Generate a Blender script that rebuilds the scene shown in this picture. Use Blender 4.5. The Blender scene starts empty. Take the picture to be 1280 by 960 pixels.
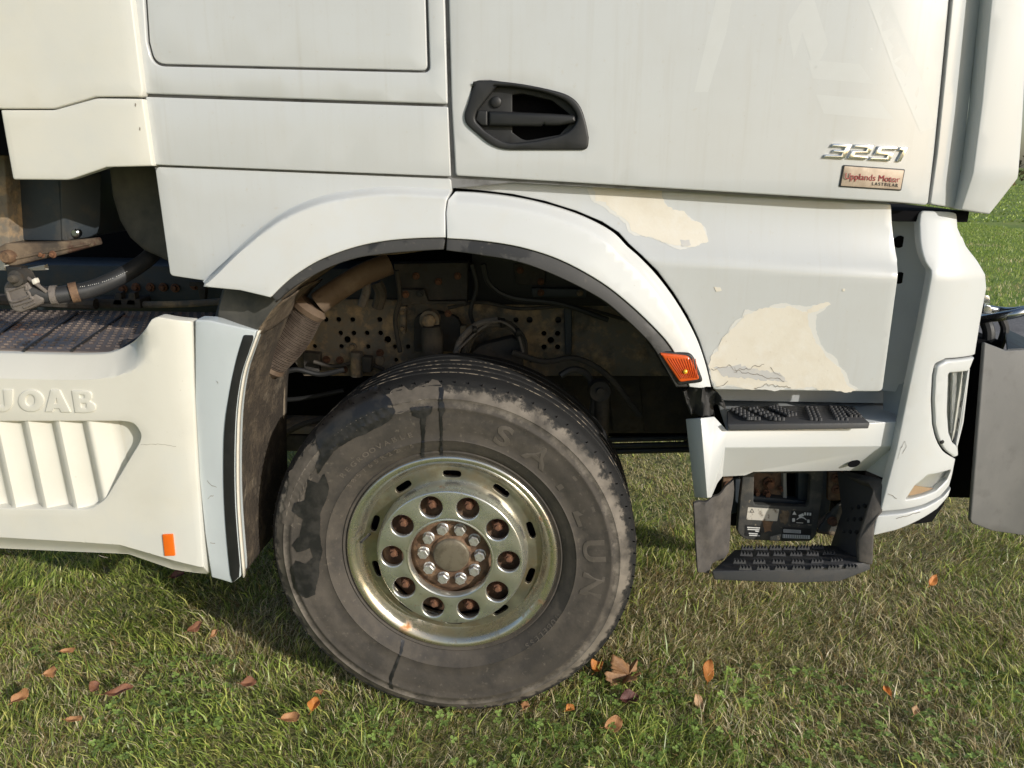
import bpy, bmesh, math, random
import numpy as np
from mathutils import Vector, Matrix
from mathutils.geometry import delaunay_2d_cdt
R = math.radians
random.seed(7); rng = np.random.default_rng(11)
scn = bpy.context.scene
col = scn.collection

# ------------------------------------------------------------------ camera
F = 960.0
PITCH, YAW, ROLL = R(16.2), R(1.5), R(0.6)
CAM = Vector((0.0, -1.93, 1.640))
cam_rot = Matrix.Rotation(YAW, 3, 'Z') @ Matrix.Rotation(R(90) - PITCH, 3, 'X') @ Matrix.Rotation(ROLL, 3, 'Z')
cd = bpy.data.cameras.new('camera'); cam = bpy.data.objects.new('camera', cd); col.objects.link(cam)
cam.matrix_world = Matrix.Translation(CAM) @ cam_rot.to_4x4()
cd.sensor_width = 36.0; cd.lens = F / 1280 * 36.0; cd.clip_start = 0.05; cd.clip_end = 2000
scn.camera = cam
# ------------------------------------------------------------------ sky and sun
SUN_EL, SUN_AZ = R(21.5), R(48)        # azimuth from the truck side's normal towards the truck's front
to_sun = Vector((math.sin(SUN_AZ) * math.cos(SUN_EL), -math.cos(SUN_AZ) * math.cos(SUN_EL), math.sin(SUN_EL)))
world = bpy.data.worlds.new('World'); scn.world = world; world.use_nodes = True
nt = world.node_tree
sky = nt.nodes.new('ShaderNodeTexSky'); sky.sky_type = 'NISHITA'; sky.sun_disc = False
sky.sun_elevation = SUN_EL; sky.sun_rotation = math.atan2(to_sun.x, to_sun.y)
sky.air_density = 1.0; sky.dust_density = 1.6; sky.ozone_density = 1.0
bg = nt.nodes['Background']; bg.inputs[1].default_value = 0.15
nt.links.new(sky.outputs[0], bg.inputs[0])
sl = bpy.data.lights.new('sun', 'SUN'); sl.energy = 4.15; sl.angle = R(0.55); sl.color = (1.0, 0.965, 0.905)
so = bpy.data.objects.new('sun', sl); col.objects.link(so)
so.rotation_euler = (-to_sun).to_track_quat('-Z', 'Y').to_euler(); so.location = (4, -6, 5)
scn.view_settings.view_transform = 'Standard'; scn.view_settings.look = 'None'
scn.view_settings.exposure = -0.38; scn.view_settings.gamma = 1.0

# ------------------------------------------------------------------ helpers: unprojection
def U(px, py, Y=0.0):
    """point of the truck whose distance behind the door plane is Y (number or function of x, z)"""
    d = cam_rot @ Vector(((px - 640) / F, -(py - 480) / F, -1.0))
    y = Y(0, 1) if callable(Y) else Y
    for _ in range(18 if callable(Y) else 1):
        t = (y - CAM.y) / d.y
        p = CAM + d * t
        if callable(Y): y = .35*y + .65*min(1.2, max(-.4, Y(p.x, p.z)))
    return Vector((p.x, y, p.z))
def G(px, py, z=0.0):
    d = cam_rot @ Vector(((px - 640) / F, -(py - 480) / F, -1.0))
    return CAM + d * ((z - CAM.z) / d.z)
def sst(a, b, x):
    t = min(1, max(0, (x - a) / (b - a))); return t * t * (3 - 2 * t)
def catmull(P, n=5):
    P = [np.array(p[:2], float) for p in P]; out = []
    for i in range(len(P) - 1):
        p0 = P[i - 1] if i else 2 * P[0] - P[1]; p1, p2 = P[i], P[i + 1]
        p3 = P[i + 2] if i + 2 < len(P) else 2 * P[-1] - P[-2]
        for k in range(n):
            t = k / n
            out.append(tuple(.5 * (2*p1 + (p2-p0)*t + (2*p0-5*p1+4*p2-p3)*t*t + (3*p1-p0-3*p2+p3)*t**3)))
    out.append(tuple(P[-1])); return out
def rnd(pts):
    """round corners that carry a radius"""
    out = []; n = len(pts)
    for i, p in enumerate(pts):
        if len(p) < 3: out.append((p[0], p[1])); continue
        c = np.array(p[:2], float); a = np.array(pts[i-1][:2], float) - c; b = np.array(pts[(i+1) % n][:2], float) - c
        la, lb = np.linalg.norm(a), np.linalg.norm(b); r = min(p[2], .48*la, .48*lb)
        A = c + a/la*r; B = c + b/lb*r
        for k in range(6):
            t = k/5; out.append(tuple((1-t)**2*A + 2*t*(1-t)*c + t*t*B))
    return out
def jag(pts, step=4, amp=2.0, seed=0):
    """ragged closed outline: coarse wander plus fine nibbles"""
    r = random.Random(seed)
    if step > 3.2:
        if step < 8:
            pts = jag(pts, 15, amp*2.2, seed+50); pts = jag(pts, 8.2, amp*1.7, seed+70); pts = jag(pts, 3.2, amp*.5, seed+90); step, amp = 1.6, amp*.3
    out = []; n = len(pts)
    for i in range(n):
        a, b = np.array(pts[i], float), np.array(pts[(i+1) % n], float); L = np.linalg.norm(b-a); k = max(1, int(L/step))
        for j in range(k):
            q = a + (b-a)*j/k; out.append((q[0] + r.uniform(-amp, amp), q[1] + r.uniform(-amp, amp)))
    return out
def area(P): 
    x, y = P[:, 0], P[:, 1]; return .5*np.sum(x*np.roll(y, -1) - np.roll(x, -1)*y)
def dens(P, g):
    out = []
    for i in range(len(P)):
        a, b = P[i], P[(i+1) % len(P)]; L = np.linalg.norm(b-a); k = max(1, int(math.ceil(L/g)))
        for j in range(k): out.append(a + (b-a)*j/k)
    return np.array(out)
def dedupe(P, e=2e-4):
    out = [P[0]]
    for p in P[1:]:
        if np.linalg.norm(p-out[-1]) > e: out.append(p)
    if np.linalg.norm(out[0]-out[-1]) < e: out.pop()
    return np.array(out)
def offs(P, d):
    """inward offset of a CCW polygon"""
    e = np.roll(P, -1, 0) - P; e /= np.maximum(np.linalg.norm(e, axis=1, keepdims=True), 1e-9)
    n = np.stack([-e[:, 1], e[:, 0]], 1); m = n + np.roll(n, 1, 0)
    m /= np.maximum(np.sum(m*m, 1, keepdims=True), .6)/2
    return P + m*d
def inside(pt, P):
    x, y = pt; c = False; n = len(P); j = n-1
    for i in range(n):
        if (P[i][1] > y) != (P[j][1] > y) and x < (P[j][0]-P[i][0])*(y-P[i][1])/(P[j][1]-P[i][1])+P[i][0]: c = not c
        j = i
    return c
def link(name, me, mat, parent, smooth=35):
    if mat: me.materials.append(mat)
    if smooth is not None:
        me.polygons.foreach_set('use_smooth', [True]*len(me.polygons))
        me.set_sharp_from_angle(angle=R(smooth))
    o = bpy.data.objects.new(name, me); col.objects.link(o); o.parent = parent; return o
def panel(name, outline, Y, mat, parent, thick=.02, bevel=.004, grid=None, holes=(), hole_thick=None, dy=0.0, world_xz=False, seg=3, back=False, extra=(), smooth=35):
    Yf = Y if callable(Y) else (lambda x, z, c=Y: c)
    def toxz(o):
        if world_xz: return np.array([(p[0], p[1]) for p in o])
        return np.array([(q.x, q.z) for q in (U(p[0], p[1], Yf) for p in rnd(o))])
    g = grid or 9
    loops = []
    for k, o in enumerate([outline] + list(holes)):
        P = dedupe(toxz(o)); P = dens(P, g*.7 if grid else 9)
        if (area(P) > 0) != (k == 0): P = P[::-1]
        loops.append(P)
    verts = []; faces = []
    inner = [offs(P, bevel) for P in loops] if bevel else [P.copy() for P in loops]
    cv = []; ce = []
    for P in inner:
        s = len(cv); n = len(P); cv += [Vector(p) for p in P]; ce += [(s+i, s+(i+1) % n) for i in range(n)]
    nb = len(cv)
    if grid:
        lo, hi = inner[0].min(0), inner[0].max(0); allb = np.concatenate(inner)
        for xi in np.arange(lo[0]+grid/2, hi[0], grid):
            for zi in np.arange(lo[1]+grid/2, hi[1], grid):
                q = np.array((xi, zi))
                if np.min(np.sum((allb-q)**2, 1)) < (.45*grid)**2: continue
                if not inside(q, inner[0]) or any(inside(q, h) for h in inner[1:]): continue
                cv.append(Vector(q))
    for e in extra:
        q = np.array(e)
        if inside(q, inner[0]) and np.min(np.sum((np.concatenate(inner)-q)**2, 1)) > 1.5e-6: cv.append(Vector(q))
    ov, oe, of, orig, _, _ = delaunay_2d_cdt(cv, ce, [], 1 if len(loops) == 1 else 0, 1e-6)
    mp = {}
    for i, l in enumerate(orig):
        for k in l: mp[k] = i
    for v in ov: verts.append((v.x, Yf(v.x, v.y)+dy, v.y))
    for f in of:
        c = sum((ov[i] for i in f), Vector((0, 0)))/len(f)
        if len(loops) > 1:
            if not inside(c, inner[0]) or any(inside(c, h) for h in inner[1:]): continue
        a, b, cc = (ov[i] for i in f[:3])
        if (b-a).cross(cc-a) < 0: f = f[::-1]
        faces.append(tuple(f))
    s = 0
    for k, P in enumerate(loops):
        n = len(P); prev = [mp.get(s+i, s+i) for i in range(n)]; s += n
        th = thick if k == 0 or hole_thick is None else hole_thick
        levels = []
        if bevel:
            for j in range(1, seg+1):
                a = j/seg*math.pi/2; levels.append((bevel*(1-math.sin(a)), bevel*(1-math.cos(a))))
        if th > bevel: levels.append((0, th))
        for ins, d in levels:
            Q = offs(P, ins) if ins else P; cur = []
            for q in Q: cur.append(len(verts)); verts.append((q[0], Yf(q[0], q[1])+dy+d, q[1]))
            for i in range(n):
                faces.append((prev[i], cur[i], cur[(i+1) % n], prev[(i+1) % n]))
            prev = cur
        if back and k == 0: faces.append(tuple(prev[::-1]))
    me = bpy.data.meshes.new(name); me.from_pydata(verts, [], faces); me.update()
    return link(name, me, mat, parent, smooth)
def rails(curve, Y, ds):
    P = np.array([(q.x, q.z) for q in (U(a, b, Y) for a, b in curve)]); out = []
    L = np.concatenate([[0], np.cumsum(np.linalg.norm(np.diff(P, axis=0), axis=1))]); n = int(L[-1]/.008)
    s = np.linspace(0, L[-1], n); Q = np.stack([np.interp(s, L, P[:, 0]), np.interp(s, L, P[:, 1])], 1)
    t = np.gradient(Q, axis=0); t /= np.linalg.norm(t, axis=1, keepdims=True); nn = np.stack([t[:, 1], -t[:, 0]], 1)
    for d in ds: out += [tuple(q) for q in (Q+nn*d)]
    return out
def facets(name, V, F_, mat, parent, solid=.004, bevel=.003, seg=2):
    vs = [v if isinstance(v, Vector) else U(*v) for v in V]
    me = bpy.data.meshes.new(name); me.from_pydata([tuple(v) for v in vs], [], F_)
    bm = bmesh.new(); bm.from_mesh(me)
    bmesh.ops.recalc_face_normals(bm, faces=bm.faces)
    s = sum((f.normal.dot(CAM - f.calc_center_median())*f.calc_area() for f in bm.faces))
    if s < 0: bmesh.ops.reverse_faces(bm, faces=bm.faces)
    bm.to_mesh(me); bm.free()
    o = link(name, me, mat, parent, 30)
    if solid:
        m = o.modifiers.new('solid', 'SOLIDIFY'); m.thickness = solid; m.offset = -1
    if bevel:
        m = o.modifiers.new('bevel', 'BEVEL'); m.width = bevel; m.segments = seg; m.limit_method = 'ANGLE'; m.angle_limit = R(25)
    return o
def bm_obj(name, bm, mat, parent, smooth=35):
    me = bpy.data.meshes.new(name); bm.to_mesh(me); bm.free(); return link(name, me, mat, parent, smooth)
def box(name, a, b, mat, parent, bevel=.004, rot=None, loc=None):
    bm = bmesh.new(); bmesh.ops.create_cube(bm, size=1)
    for v in bm.verts: v.co = Vector((a[i] + (b[i]-a[i])*(v.co[i]+.5) for i in range(3)))
    if bevel: bmesh.ops.bevel(bm, geom=bm.edges[:], offset=bevel, segments=2, affect='EDGES', profile=.5)
    if rot is not None: bmesh.ops.transform(bm, matrix=rot, verts=bm.verts)
    return bm_obj(name, bm, mat, parent)
def tube_bm(bm, pts, rad, n=12, cap=True):
    pts = [Vector(p) for p in pts]; rads = rad if isinstance(rad, (list, tuple)) else [rad]*len(pts)
    up = None; prev = None; first = None
    for i, p in enumerate(pts):
        t = (pts[min(i+1, len(pts)-1)] - pts[max(i-1, 0)]).normalized()
        if up is None:
            up = t.orthogonal().normalized()
        else:
            up = (up - t*up.dot(t)).normalized()
        s = t.cross(up); ring = [bm.verts.new(p + (up*math.cos(2*math.pi*k/n) + s*math.sin(2*math.pi*k/n))*rads[i]) for k in range(n)]
        if prev:
            for k in range(n): bm.faces.new((prev[k], prev[(k+1) % n], ring[(k+1) % n], ring[k]))
        else: first = ring
        prev = ring
    if cap: bm.faces.new(first[::-1]); bm.faces.new(prev)
def c3(P, n=6):
    P = [np.array(p, float) for p in P]; out = []
    for i in range(len(P)-1):
        p0 = P[i-1] if i else 2*P[0]-P[1]; p1, p2 = P[i], P[i+1]; p3 = P[i+2] if i+2 < len(P) else 2*P[-1]-P[-2]
        for k in range(n):
            t = k/n; out.append(.5*(2*p1+(p2-p0)*t+(2*p0-5*p1+4*p2-p3)*t*t+(3*p1-p0-3*p2+p3)*t**3))
    out.append(P[-1]); return out
def tube(name, P, rad, mat, parent, n=12, sm=6):
    bm = bmesh.new(); pts = c3(P, sm) if len(P) > 2 else P
    if isinstance(rad, (list, tuple)): rad = list(np.interp(np.linspace(0, 1, len(pts)), np.linspace(0, 1, len(rad)), rad))
    tube_bm(bm, pts, rad, n)
    bmesh.ops.recalc_face_normals(bm, faces=bm.faces); return bm_obj(name, bm, mat, parent)
def lathe(name, prof, mat, parent, n=96, closed=False, loc=(0, 0, 0), smooth=40):
    """profile of (radius, y) turned about the local y axis"""
    bm = bmesh.new(); rings = []
    for r, y in prof:
        if r < 1e-6: rings.append([bm.verts.new((0, y, 0))]); continue
        rings.append([bm.verts.new((r*math.cos(2*math.pi*k/n), y, r*math.sin(2*math.pi*k/n))) for k in range(n)])
    for a, b in zip(rings, rings[1:]):
        for k in range(n):
            q = [a[k % len(a)], a[(k+1) % len(a)], b[(k+1) % len(b)], b[k % len(b)]]
            q = list(dict.fromkeys(q))
            if len(q) > 2: bm.faces.new(q)
    bmesh.ops.recalc_face_normals(bm, faces=bm.faces)
    o = bm_obj(name, bm, mat, parent, smooth); o.location = loc; return o
def bolt(name, p, r, h, mat, parent, washer=1.5, n=6, spin=0.0):
    """hexagon head on a washer, facing the camera side"""
    bm = bmesh.new()
    for rad, y0, y1, k in ((r*washer, 0, -h*.25, 20), (r, -h*.25, -h, n)):
        ring0 = [bm.verts.new((rad*math.cos(spin+2*math.pi*i/k), y0, rad*math.sin(spin+2*math.pi*i/k))) for i in range(k)]
        ring1 = [bm.verts.new((rad*.97*math.cos(spin+2*math.pi*i/k), y1+.1*h, rad*.97*math.sin(spin+2*math.pi*i/k))) for i in range(k)]
        ring2 = [bm.verts.new((rad*.84*math.cos(spin+2*math.pi*i/k), y1, rad*.84*math.sin(spin+2*math.pi*i/k))) for i in range(k)]
        for A, B in ((ring0, ring1), (ring1, ring2)):
            for i in range(k): bm.faces.new((A[i], A[(i+1) % k], B[(i+1) % k], B[i]))
        bm.faces.new(ring2)
    bmesh.ops.recalc_face_normals(bm, faces=bm.faces)
    o = bm_obj(name, bm, mat, parent, 30); o.location = p; return o
def text_mesh(s, size, extrude, shear=0.0, bold=0.0, spacing=1.0):
    c = bpy.data.curves.new('t', 'FONT'); c.body = s; c.size = size; c.extrude = extrude; c.shear = shear; c.offset = bold
    c.align_x = 'CENTER'; c.align_y = 'CENTER'; c.space_character = spacing; c.resolution_u = 4
    o = bpy.data.objects.new('t', c); col.objects.link(o)
    bpy.context.view_layer.update()
    me = bpy.data.meshes.new_from_object(o.evaluated_get(bpy.context.evaluated_depsgraph_get()))
    bpy.data.objects.remove(o); return me
def text_at(name, s, p, right, width, mat, parent, extrude=.001, up=None, **k):
    """text standing on the truck side: p centre, right direction, width in metres"""
    me = text_mesh(s, 1.0, 0.0, **k)
    xs = [v.co.x for v in me.vertices]; w = max(xs)-min(xs); sc = width/w
    me = text_mesh(s, sc, extrude, **{**k, 'bold': k.get('bold', 0)*sc})
    rt = Vector(right).normalized(); upv = Vector(up).normalized() if up else Vector((-rt.z, 0, rt.x))
    nrm = rt.cross(upv)
    M = Matrix((rt, upv, nrm)).transposed().to_4x4(); M.translation = Vector(p)
    me.transform(M)
    return link(name, me, mat, parent, None)

# ------------------------------------------------------------------ materials
def mat(name, base, rough=.5, metal=0.0, layers=(), bump=None, coat=0.0, spec=.5, coords='Object', **kw):
    """layers: (colour, roughness, noise scale, lo, hi, strength[, stretch]) mixed over the base one after the other"""
    m = bpy.data.materials.new(name); m.use_nodes = True; t = m.node_tree; N = t.nodes; L = t.links
    b = N['Principled BSDF']; b.inputs['Metallic'].default_value = metal; b.inputs['Specular IOR Level'].default_value = spec
    b.inputs['Coat Weight'].default_value = coat; b.inputs['Coat Roughness'].default_value = .12
    tc = N.new('ShaderNodeTexCoord'); vec = tc.outputs[coords]
    c = None; rr = None
    for i, l in enumerate(layers):
        cc, cr, sc, lo, hi, st = l[:6]
        mp = N.new('ShaderNodeMapping'); L.new(vec, mp.inputs[0])
        mp.inputs['Location'].default_value = (i*3.7, i*1.3, i*5.1)
        if len(l) > 6: mp.inputs['Scale'].default_value = l[6]
        no = N.new('ShaderNodeTexNoise'); no.inputs['Scale'].default_value = sc; no.inputs['Detail'].default_value = 7; no.inputs['Roughness'].default_value = .62
        L.new(mp.outputs[0], no.inputs[0])
        mr = N.new('ShaderNodeMapRange'); mr.inputs[1].default_value = lo; mr.inputs[2].default_value = hi; mr.inputs[4].default_value = st
        L.new(no.outputs[0], mr.inputs[0])
        mx = N.new('ShaderNodeMix'); mx.data_type = 'RGBA'; L.new(mr.outputs[0], mx.inputs[0])
        if c is None: mx.inputs[6].default_value = (*base, 1)
        else: L.new(c, mx.inputs[6])
        mx.inputs[7].default_value = (*cc, 1); c = mx.outputs[2]
        mf = N.new('ShaderNodeMix'); mf.data_type = 'FLOAT'; L.new(mr.outputs[0], mf.inputs[0])
        if rr is None: mf.inputs[2].default_value = rough
        else: L.new(rr, mf.inputs[2])
        mf.inputs[3].default_value = cr; rr = mf.outputs[0]
    if c is None: b.inputs['Base Color'].default_value = (*base, 1); b.inputs['Roughness'].default_value = rough
    else: L.new(c, b.inputs['Base Color']); L.new(rr, b.inputs['Roughness'])
    if bump:
        no = N.new('ShaderNodeTexNoise'); no.inputs['Scale'].default_value = bump[0]; no.inputs['Detail'].default_value = 5; L.new(vec, no.inputs[0])
        bp = N.new('ShaderNodeBump'); bp.inputs['Strength'].default_value = bump[1]; bp.inputs['Distance'].default_value = bump[2] if len(bump) > 2 else .002
        L.new(no.outputs[0], bp.inputs['Height']); L.new(bp.outputs[0], b.inputs['Normal'])
    for k, v in kw.items(): b.inputs[k].default_value = v
    return m
WHITE = (.575, .592, .59)
M = {}
M['paint'] = mat('cab_paint', WHITE, .3, layers=[((.52, .522, .50), .45, 3.0, .45, .75, .55), ((.5, .47, .4), .6, 60, .63, .74, .45), ((.54, .538, .51), .5, 9, .5, .8, .4, (5, 1, .5)), ((.22, .19, .15), .7, 210, .71, .76, .8), ((.7, .7, .67), .6, 90, .68, .74, .5), ((.42, .395, .33), .6, 4, .56, .72, .2, (9, 1, .35))], coat=.75, bump=(2.2, .06, .02))
M['paint_flare'] = mat('flare_paint', (.635, .65, .645), .36, layers=[((.62, .6, .54), .5, 7, .5, .75, .5), ((.4, .36, .28), .6, 130, .68, .76, .6)], coat=.3)
M['paint_cool'] = mat('mudguard_paint', (.575, .625, .645), .34, layers=[((.52, .55, .57), .5, 6, .5, .75, .5), ((.25, .22, .18), .6, 150, .7, .78, .7)], coat=.3)
M['cream'] = mat('cream_paint', (.70, .685, .61), .42, layers=[((.62, .6, .515), .5, 5, .45, .75, .6), ((.5, .45, .36), .6, 90, .66, .75, .5), ((.62, .635, .615), .4, 2.2, .5, .65, .5)], coat=.2, bump=(160, .06, .002))
M['primer'] = mat('bare_primer', (.74, .695, .60), .7, layers=[((.68, .62, .51), .75, 14, .46, .7, .8), ((.77, .745, .68), .7, 30, .5, .7, .6), ((.42, .34, .24), .8, 90, .66, .74, .5)], bump=(120, .15, .002))
M['primer_edge'] = mat('flaked_paint_edge', (.68, .675, .64), .6)
M['filler'] = mat('grey_undercoat', (.54, .535, .525), .6, layers=[((.6, .58, .54), .6, 40, .45, .65, .7)])
M['crack'] = mat('dark_crack', (.17, .145, .115), .8, layers=[((.4, .36, .3), .8, 60, .45, .6, .8)])
M['black'] = mat('black_plastic', (.014, .0145, .015), .5, layers=[((.03, .029, .028), .65, 20, .5, .75, .5)], bump=(500, .05, .001))
M['lip'] = mat('arch_lip_plastic', (.05, .049, .048), .6, layers=[((.022, .022, .022), .45, 5.5, .53, .56, 1), ((.16, .145, .12), .8, 60, .6, .72, .5)], bump=(300, .1, .001))
M['seam'] = mat('grey_seam_filler', (.2, .2, .2), .7, layers=[((.07, .065, .06), .8, 14, .5, .68, .8)])
M['faintcrack'] = mat('faint_scratch', (.42, .39, .33), .7)
M['blackdeep'] = mat('black_void', (.006, .006, .007), .9, spec=.1)  # near-black standing in for the shade inside gaps, holes and backings
M['dark'] = mat('dark_dirty_metal', (.045, .042, .038), .75, layers=[((.12, .1, .075), .9, 9, .45, .7, .8), ((.05, .035, .022), .9, 35, .55, .7, .7)], bump=(60, .3, .004))
M['armrust'] = mat('rusty_dirty_arm', (.09, .065, .045), .85, layers=[((.18, .135, .09), .9, 12, .46, .62, .9), ((.06, .025, .015), .8, 18, .54, .64, .9), ((.03, .026, .022), .8, 8, .54, .66, .8)], bump=(70, .4, .005))
M['slate'] = mat('slate_frame_paint', (.035, .045, .055), .5, layers=[((.09, .08, .065), .8, 14, .5, .75, .8)], bump=(90, .15, .003))
M['dirt'] = mat('caked_dirt', (.095, .07, .047), .95, layers=[((.2, .155, .105), .95, 18, .45, .65, .9), ((.07, .052, .036), .95, 45, .52, .65, .8)], bump=(70, .8, .012))
M['plate'] = mat('dusty_chassis_plate', (.2, .175, .14), .85, layers=[((.5, .35, .2), .95, 16, .48, .62, .85), ((.24, .18, .12), .95, 40, .48, .64, .7), ((.03, .026, .022), .8, 6, .52, .64, .8)], bump=(60, .4, .006))
M['bronze'] = mat('rusty_exhaust_pipe', (.12, .08, .052), .7, layers=[((.18, .13, .09), .85, 14, .45, .65, .8), ((.07, .045, .03), .8, 30, .55, .7, .7)], bump=(90, .3, .004))
M['flex'] = mat('woven_exhaust_flex', (.05, .038, .03), .5, metal=.5, layers=[((.05, .036, .028), .7, 16, .45, .7, .8), ((.27, .22, .18), .5, 60, .55, .7, .7)])
M['flexrib'] = mat('braided_rib', (.2, .16, .13), .45, metal=.4, layers=[((.07, .05, .04), .7, 14, .46, .66, .85), ((.34, .28, .22), .5, 50, .56, .7, .7)])
M['rubber'] = mat('black_rubber', (.02, .02, .02), .6, layers=[((.06, .055, .05), .8, 14, .5, .7, .7)])
M['wet'] = mat('wet_rubber', (.017, .017, .018), .3, layers=[((.035, .033, .031), .5, 25, .45, .62, .9)], bump=(60, .2, .002))
M['hose'] = mat('hose_rubber', (.03, .031, .033), .5, layers=[((.075, .07, .062), .8, 10, .5, .7, .6)])
M['orange'] = mat('orange_lens', (.75, .11, .015), .25, layers=[((.5, .06, .01), .35, 30, .5, .7, .6)], coat=.6)
M['amber'] = mat('amber_reflector', (.85, .16, .01), .3, coat=.6, bump=(700, .3, .001))
M['glint'] = mat('amber_glint', (.95, .6, .03), .2, coat=1)  # bright yellow of a sun glint, put into colour
M['chrome'] = mat('chrome', (.88, .89, .9), .16, metal=1.0, layers=[((.5, .47, .42), .3, 25, .5, .75, .4)])
M['tube'] = mat('bright_steel_tube', (.6, .62, .62), .22, metal=1.0, layers=[((.3, .29, .27), .5, 22, .5, .7, .6)])
M['grey'] = mat('grey_steel_paint', (.135, .135, .132), .55, layers=[((.19, .185, .175), .65, 5, .42, .7, .7), ((.09, .087, .083), .6, 16, .55, .72, .5), ((.04, .03, .025), .8, 70, .71, .77, .8)], bump=(40, .08, .003))
M['greylight'] = mat('worn_grey_edge', (.33, .33, .31), .5, layers=[((.24, .235, .22), .6, 8, .45, .7, .7)])
M['gold'] = mat('tarnished_brass_plate', (.46, .37, .28), .5, metal=.2, layers=[((.33, .25, .18), .5, 30, .42, .7, .8), ((.56, .47, .36), .4, 55, .55, .7, .6)])
M['red'] = mat('dark_red_print', (.32, .025, .03), .5)
M['blackprint'] = mat('black_print', (.02, .02, .02), .5)
M['label'] = mat('worn_label', (.62, .58, .5), .6, layers=[((.2, .16, .12), .8, 60, .52, .62, .9)])
M['whiteprint'] = mat('white_print', (.75, .74, .7), .5)
M['ghost'] = mat('decal_ghost', (.595, .61, .60), .42, coat=.5, layers=[((.56, .57, .555), .5, 12, .45, .7, .6)])
M['rustbolt'] = mat('rusty_bolt', (.13, .06, .035), .8, layers=[((.25, .12, .06), .9, 60, .45, .65, .8)], bump=(250, .3, .002))
M['hubrust'] = mat('rusty_hub', (.13, .075, .045), .7, layers=[((.24, .15, .085), .85, 22, .45, .62, .9), ((.05, .033, .025), .75, 40, .52, .66, .8)], bump=(130, .35, .003))
M['hubcap'] = mat('dirty_hub_cap', (.19, .165, .12), .5, metal=.3, layers=[((.1, .08, .055), .6, 30, .48, .66, .8), ((.3, .25, .17), .6, 18, .55, .7, .7)])
M['zinc'] = mat('zinc_bolt', (.62, .62, .6), .35, metal=.7, layers=[((.35, .3, .25), .6, 130, .5, .68, .8)])
M['stepgrey'] = mat('scuffed_grey_rubber', (.075, .068, .062), .75, layers=[((.13, .115, .1), .85, 16, .45, .68, .8), ((.055, .05, .046), .7, 40, .5, .66, .7)], bump=(50, .35, .006))
M['stepblack'] = mat('step_tread_plastic', (.06, .061, .064), .6, layers=[((.075, .07, .065), .8, 35, .48, .7, .7)], bump=(250, .15, .002))
M['bracket'] = mat('dusty_black_bracket', (.05, .05, .047), .7, layers=[((.14, .125, .1), .9, 14, .48, .68, .8), ((.3, .25, .18), .9, 60, .62, .72, .8)], bump=(120, .25, .003))
M['hookgrey'] = mat('grey_cast_hook', (.16, .14, .125), .7, layers=[((.23, .2, .175), .8, 25, .45, .66, .7), ((.08, .06, .05), .8, 60, .56, .7, .7)], bump=(120, .3, .003))
M['beige'] = mat('dusty_beige_bracket', (.25, .2, .14), .85, layers=[((.1, .075, .05), .9, 25, .5, .66, .8)], bump=(90, .3, .003))
M['tank'] = mat('dusty_black_tank', (.05, .05, .047), .6, layers=[((.17, .155, .125), .85, 6, .42, .7, .8)], bump=(40, .1, .004))
M['glass'] = mat('lamp_glass', (.9, .92, .92), .05, **{'Transmission Weight': 1.0, 'IOR': 1.15})
M['reflector'] = mat('lamp_reflector', (.8, .8, .76), .35, metal=.4)
M['fogbeige'] = mat('lamp_reflector_beige', (.72, .5, .3), .5)
M['deck'] = mat('worn_tread_deck', (.2, .165, .15), .38, metal=.5, layers=[((.34, .27, .22), .7, 7, .45, .65, .8), ((.05, .045, .045), .3, 4, .52, .64, .9), ((.3, .13, .06), .8, 5, .6, .7, .8)], bump=(60, .2, .004))

# wheel cover: bright stainless with green-brown tarnish and rust near the rim edge
def cover_mat():
    m = mat('tarnished_stainless', (.74, .745, .71), .25, metal=.88, layers=[((.62, .635, .59), .33, 9, .42, .66, .8), ((.6, .52, .38), .45, 6, .54, .7, .6), ((.42, .2, .06), .75, 14, .63, .71, .8), ((.2, .18, .13), .6, 45, .6, .72, .6)], bump=(25, .04, .004))
    return m
M['cover'] = cover_mat()
M['rim'] = mat('tarnished_rim', (.74, .72, .65), .18, metal=.92, layers=[((.6, .5, .33), .34, 5, .45, .66, .75), ((.56, .58, .5), .35, 9, .5, .66, .7), ((.5, .2, .05), .75, 7, .6, .68, .85), ((.22, .17, .1), .6, 30, .56, .7, .7)], bump=(25, .05, .004))
M['slotring'] = mat('stained_slot_ring', (.32, .31, .26), .3, metal=.85, layers=[((.3, .22, .12), .5, 8, .45, .65, .85), ((.5, .5, .4), .35, 14, .5, .68, .7)], bump=(25, .05, .004))
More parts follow.
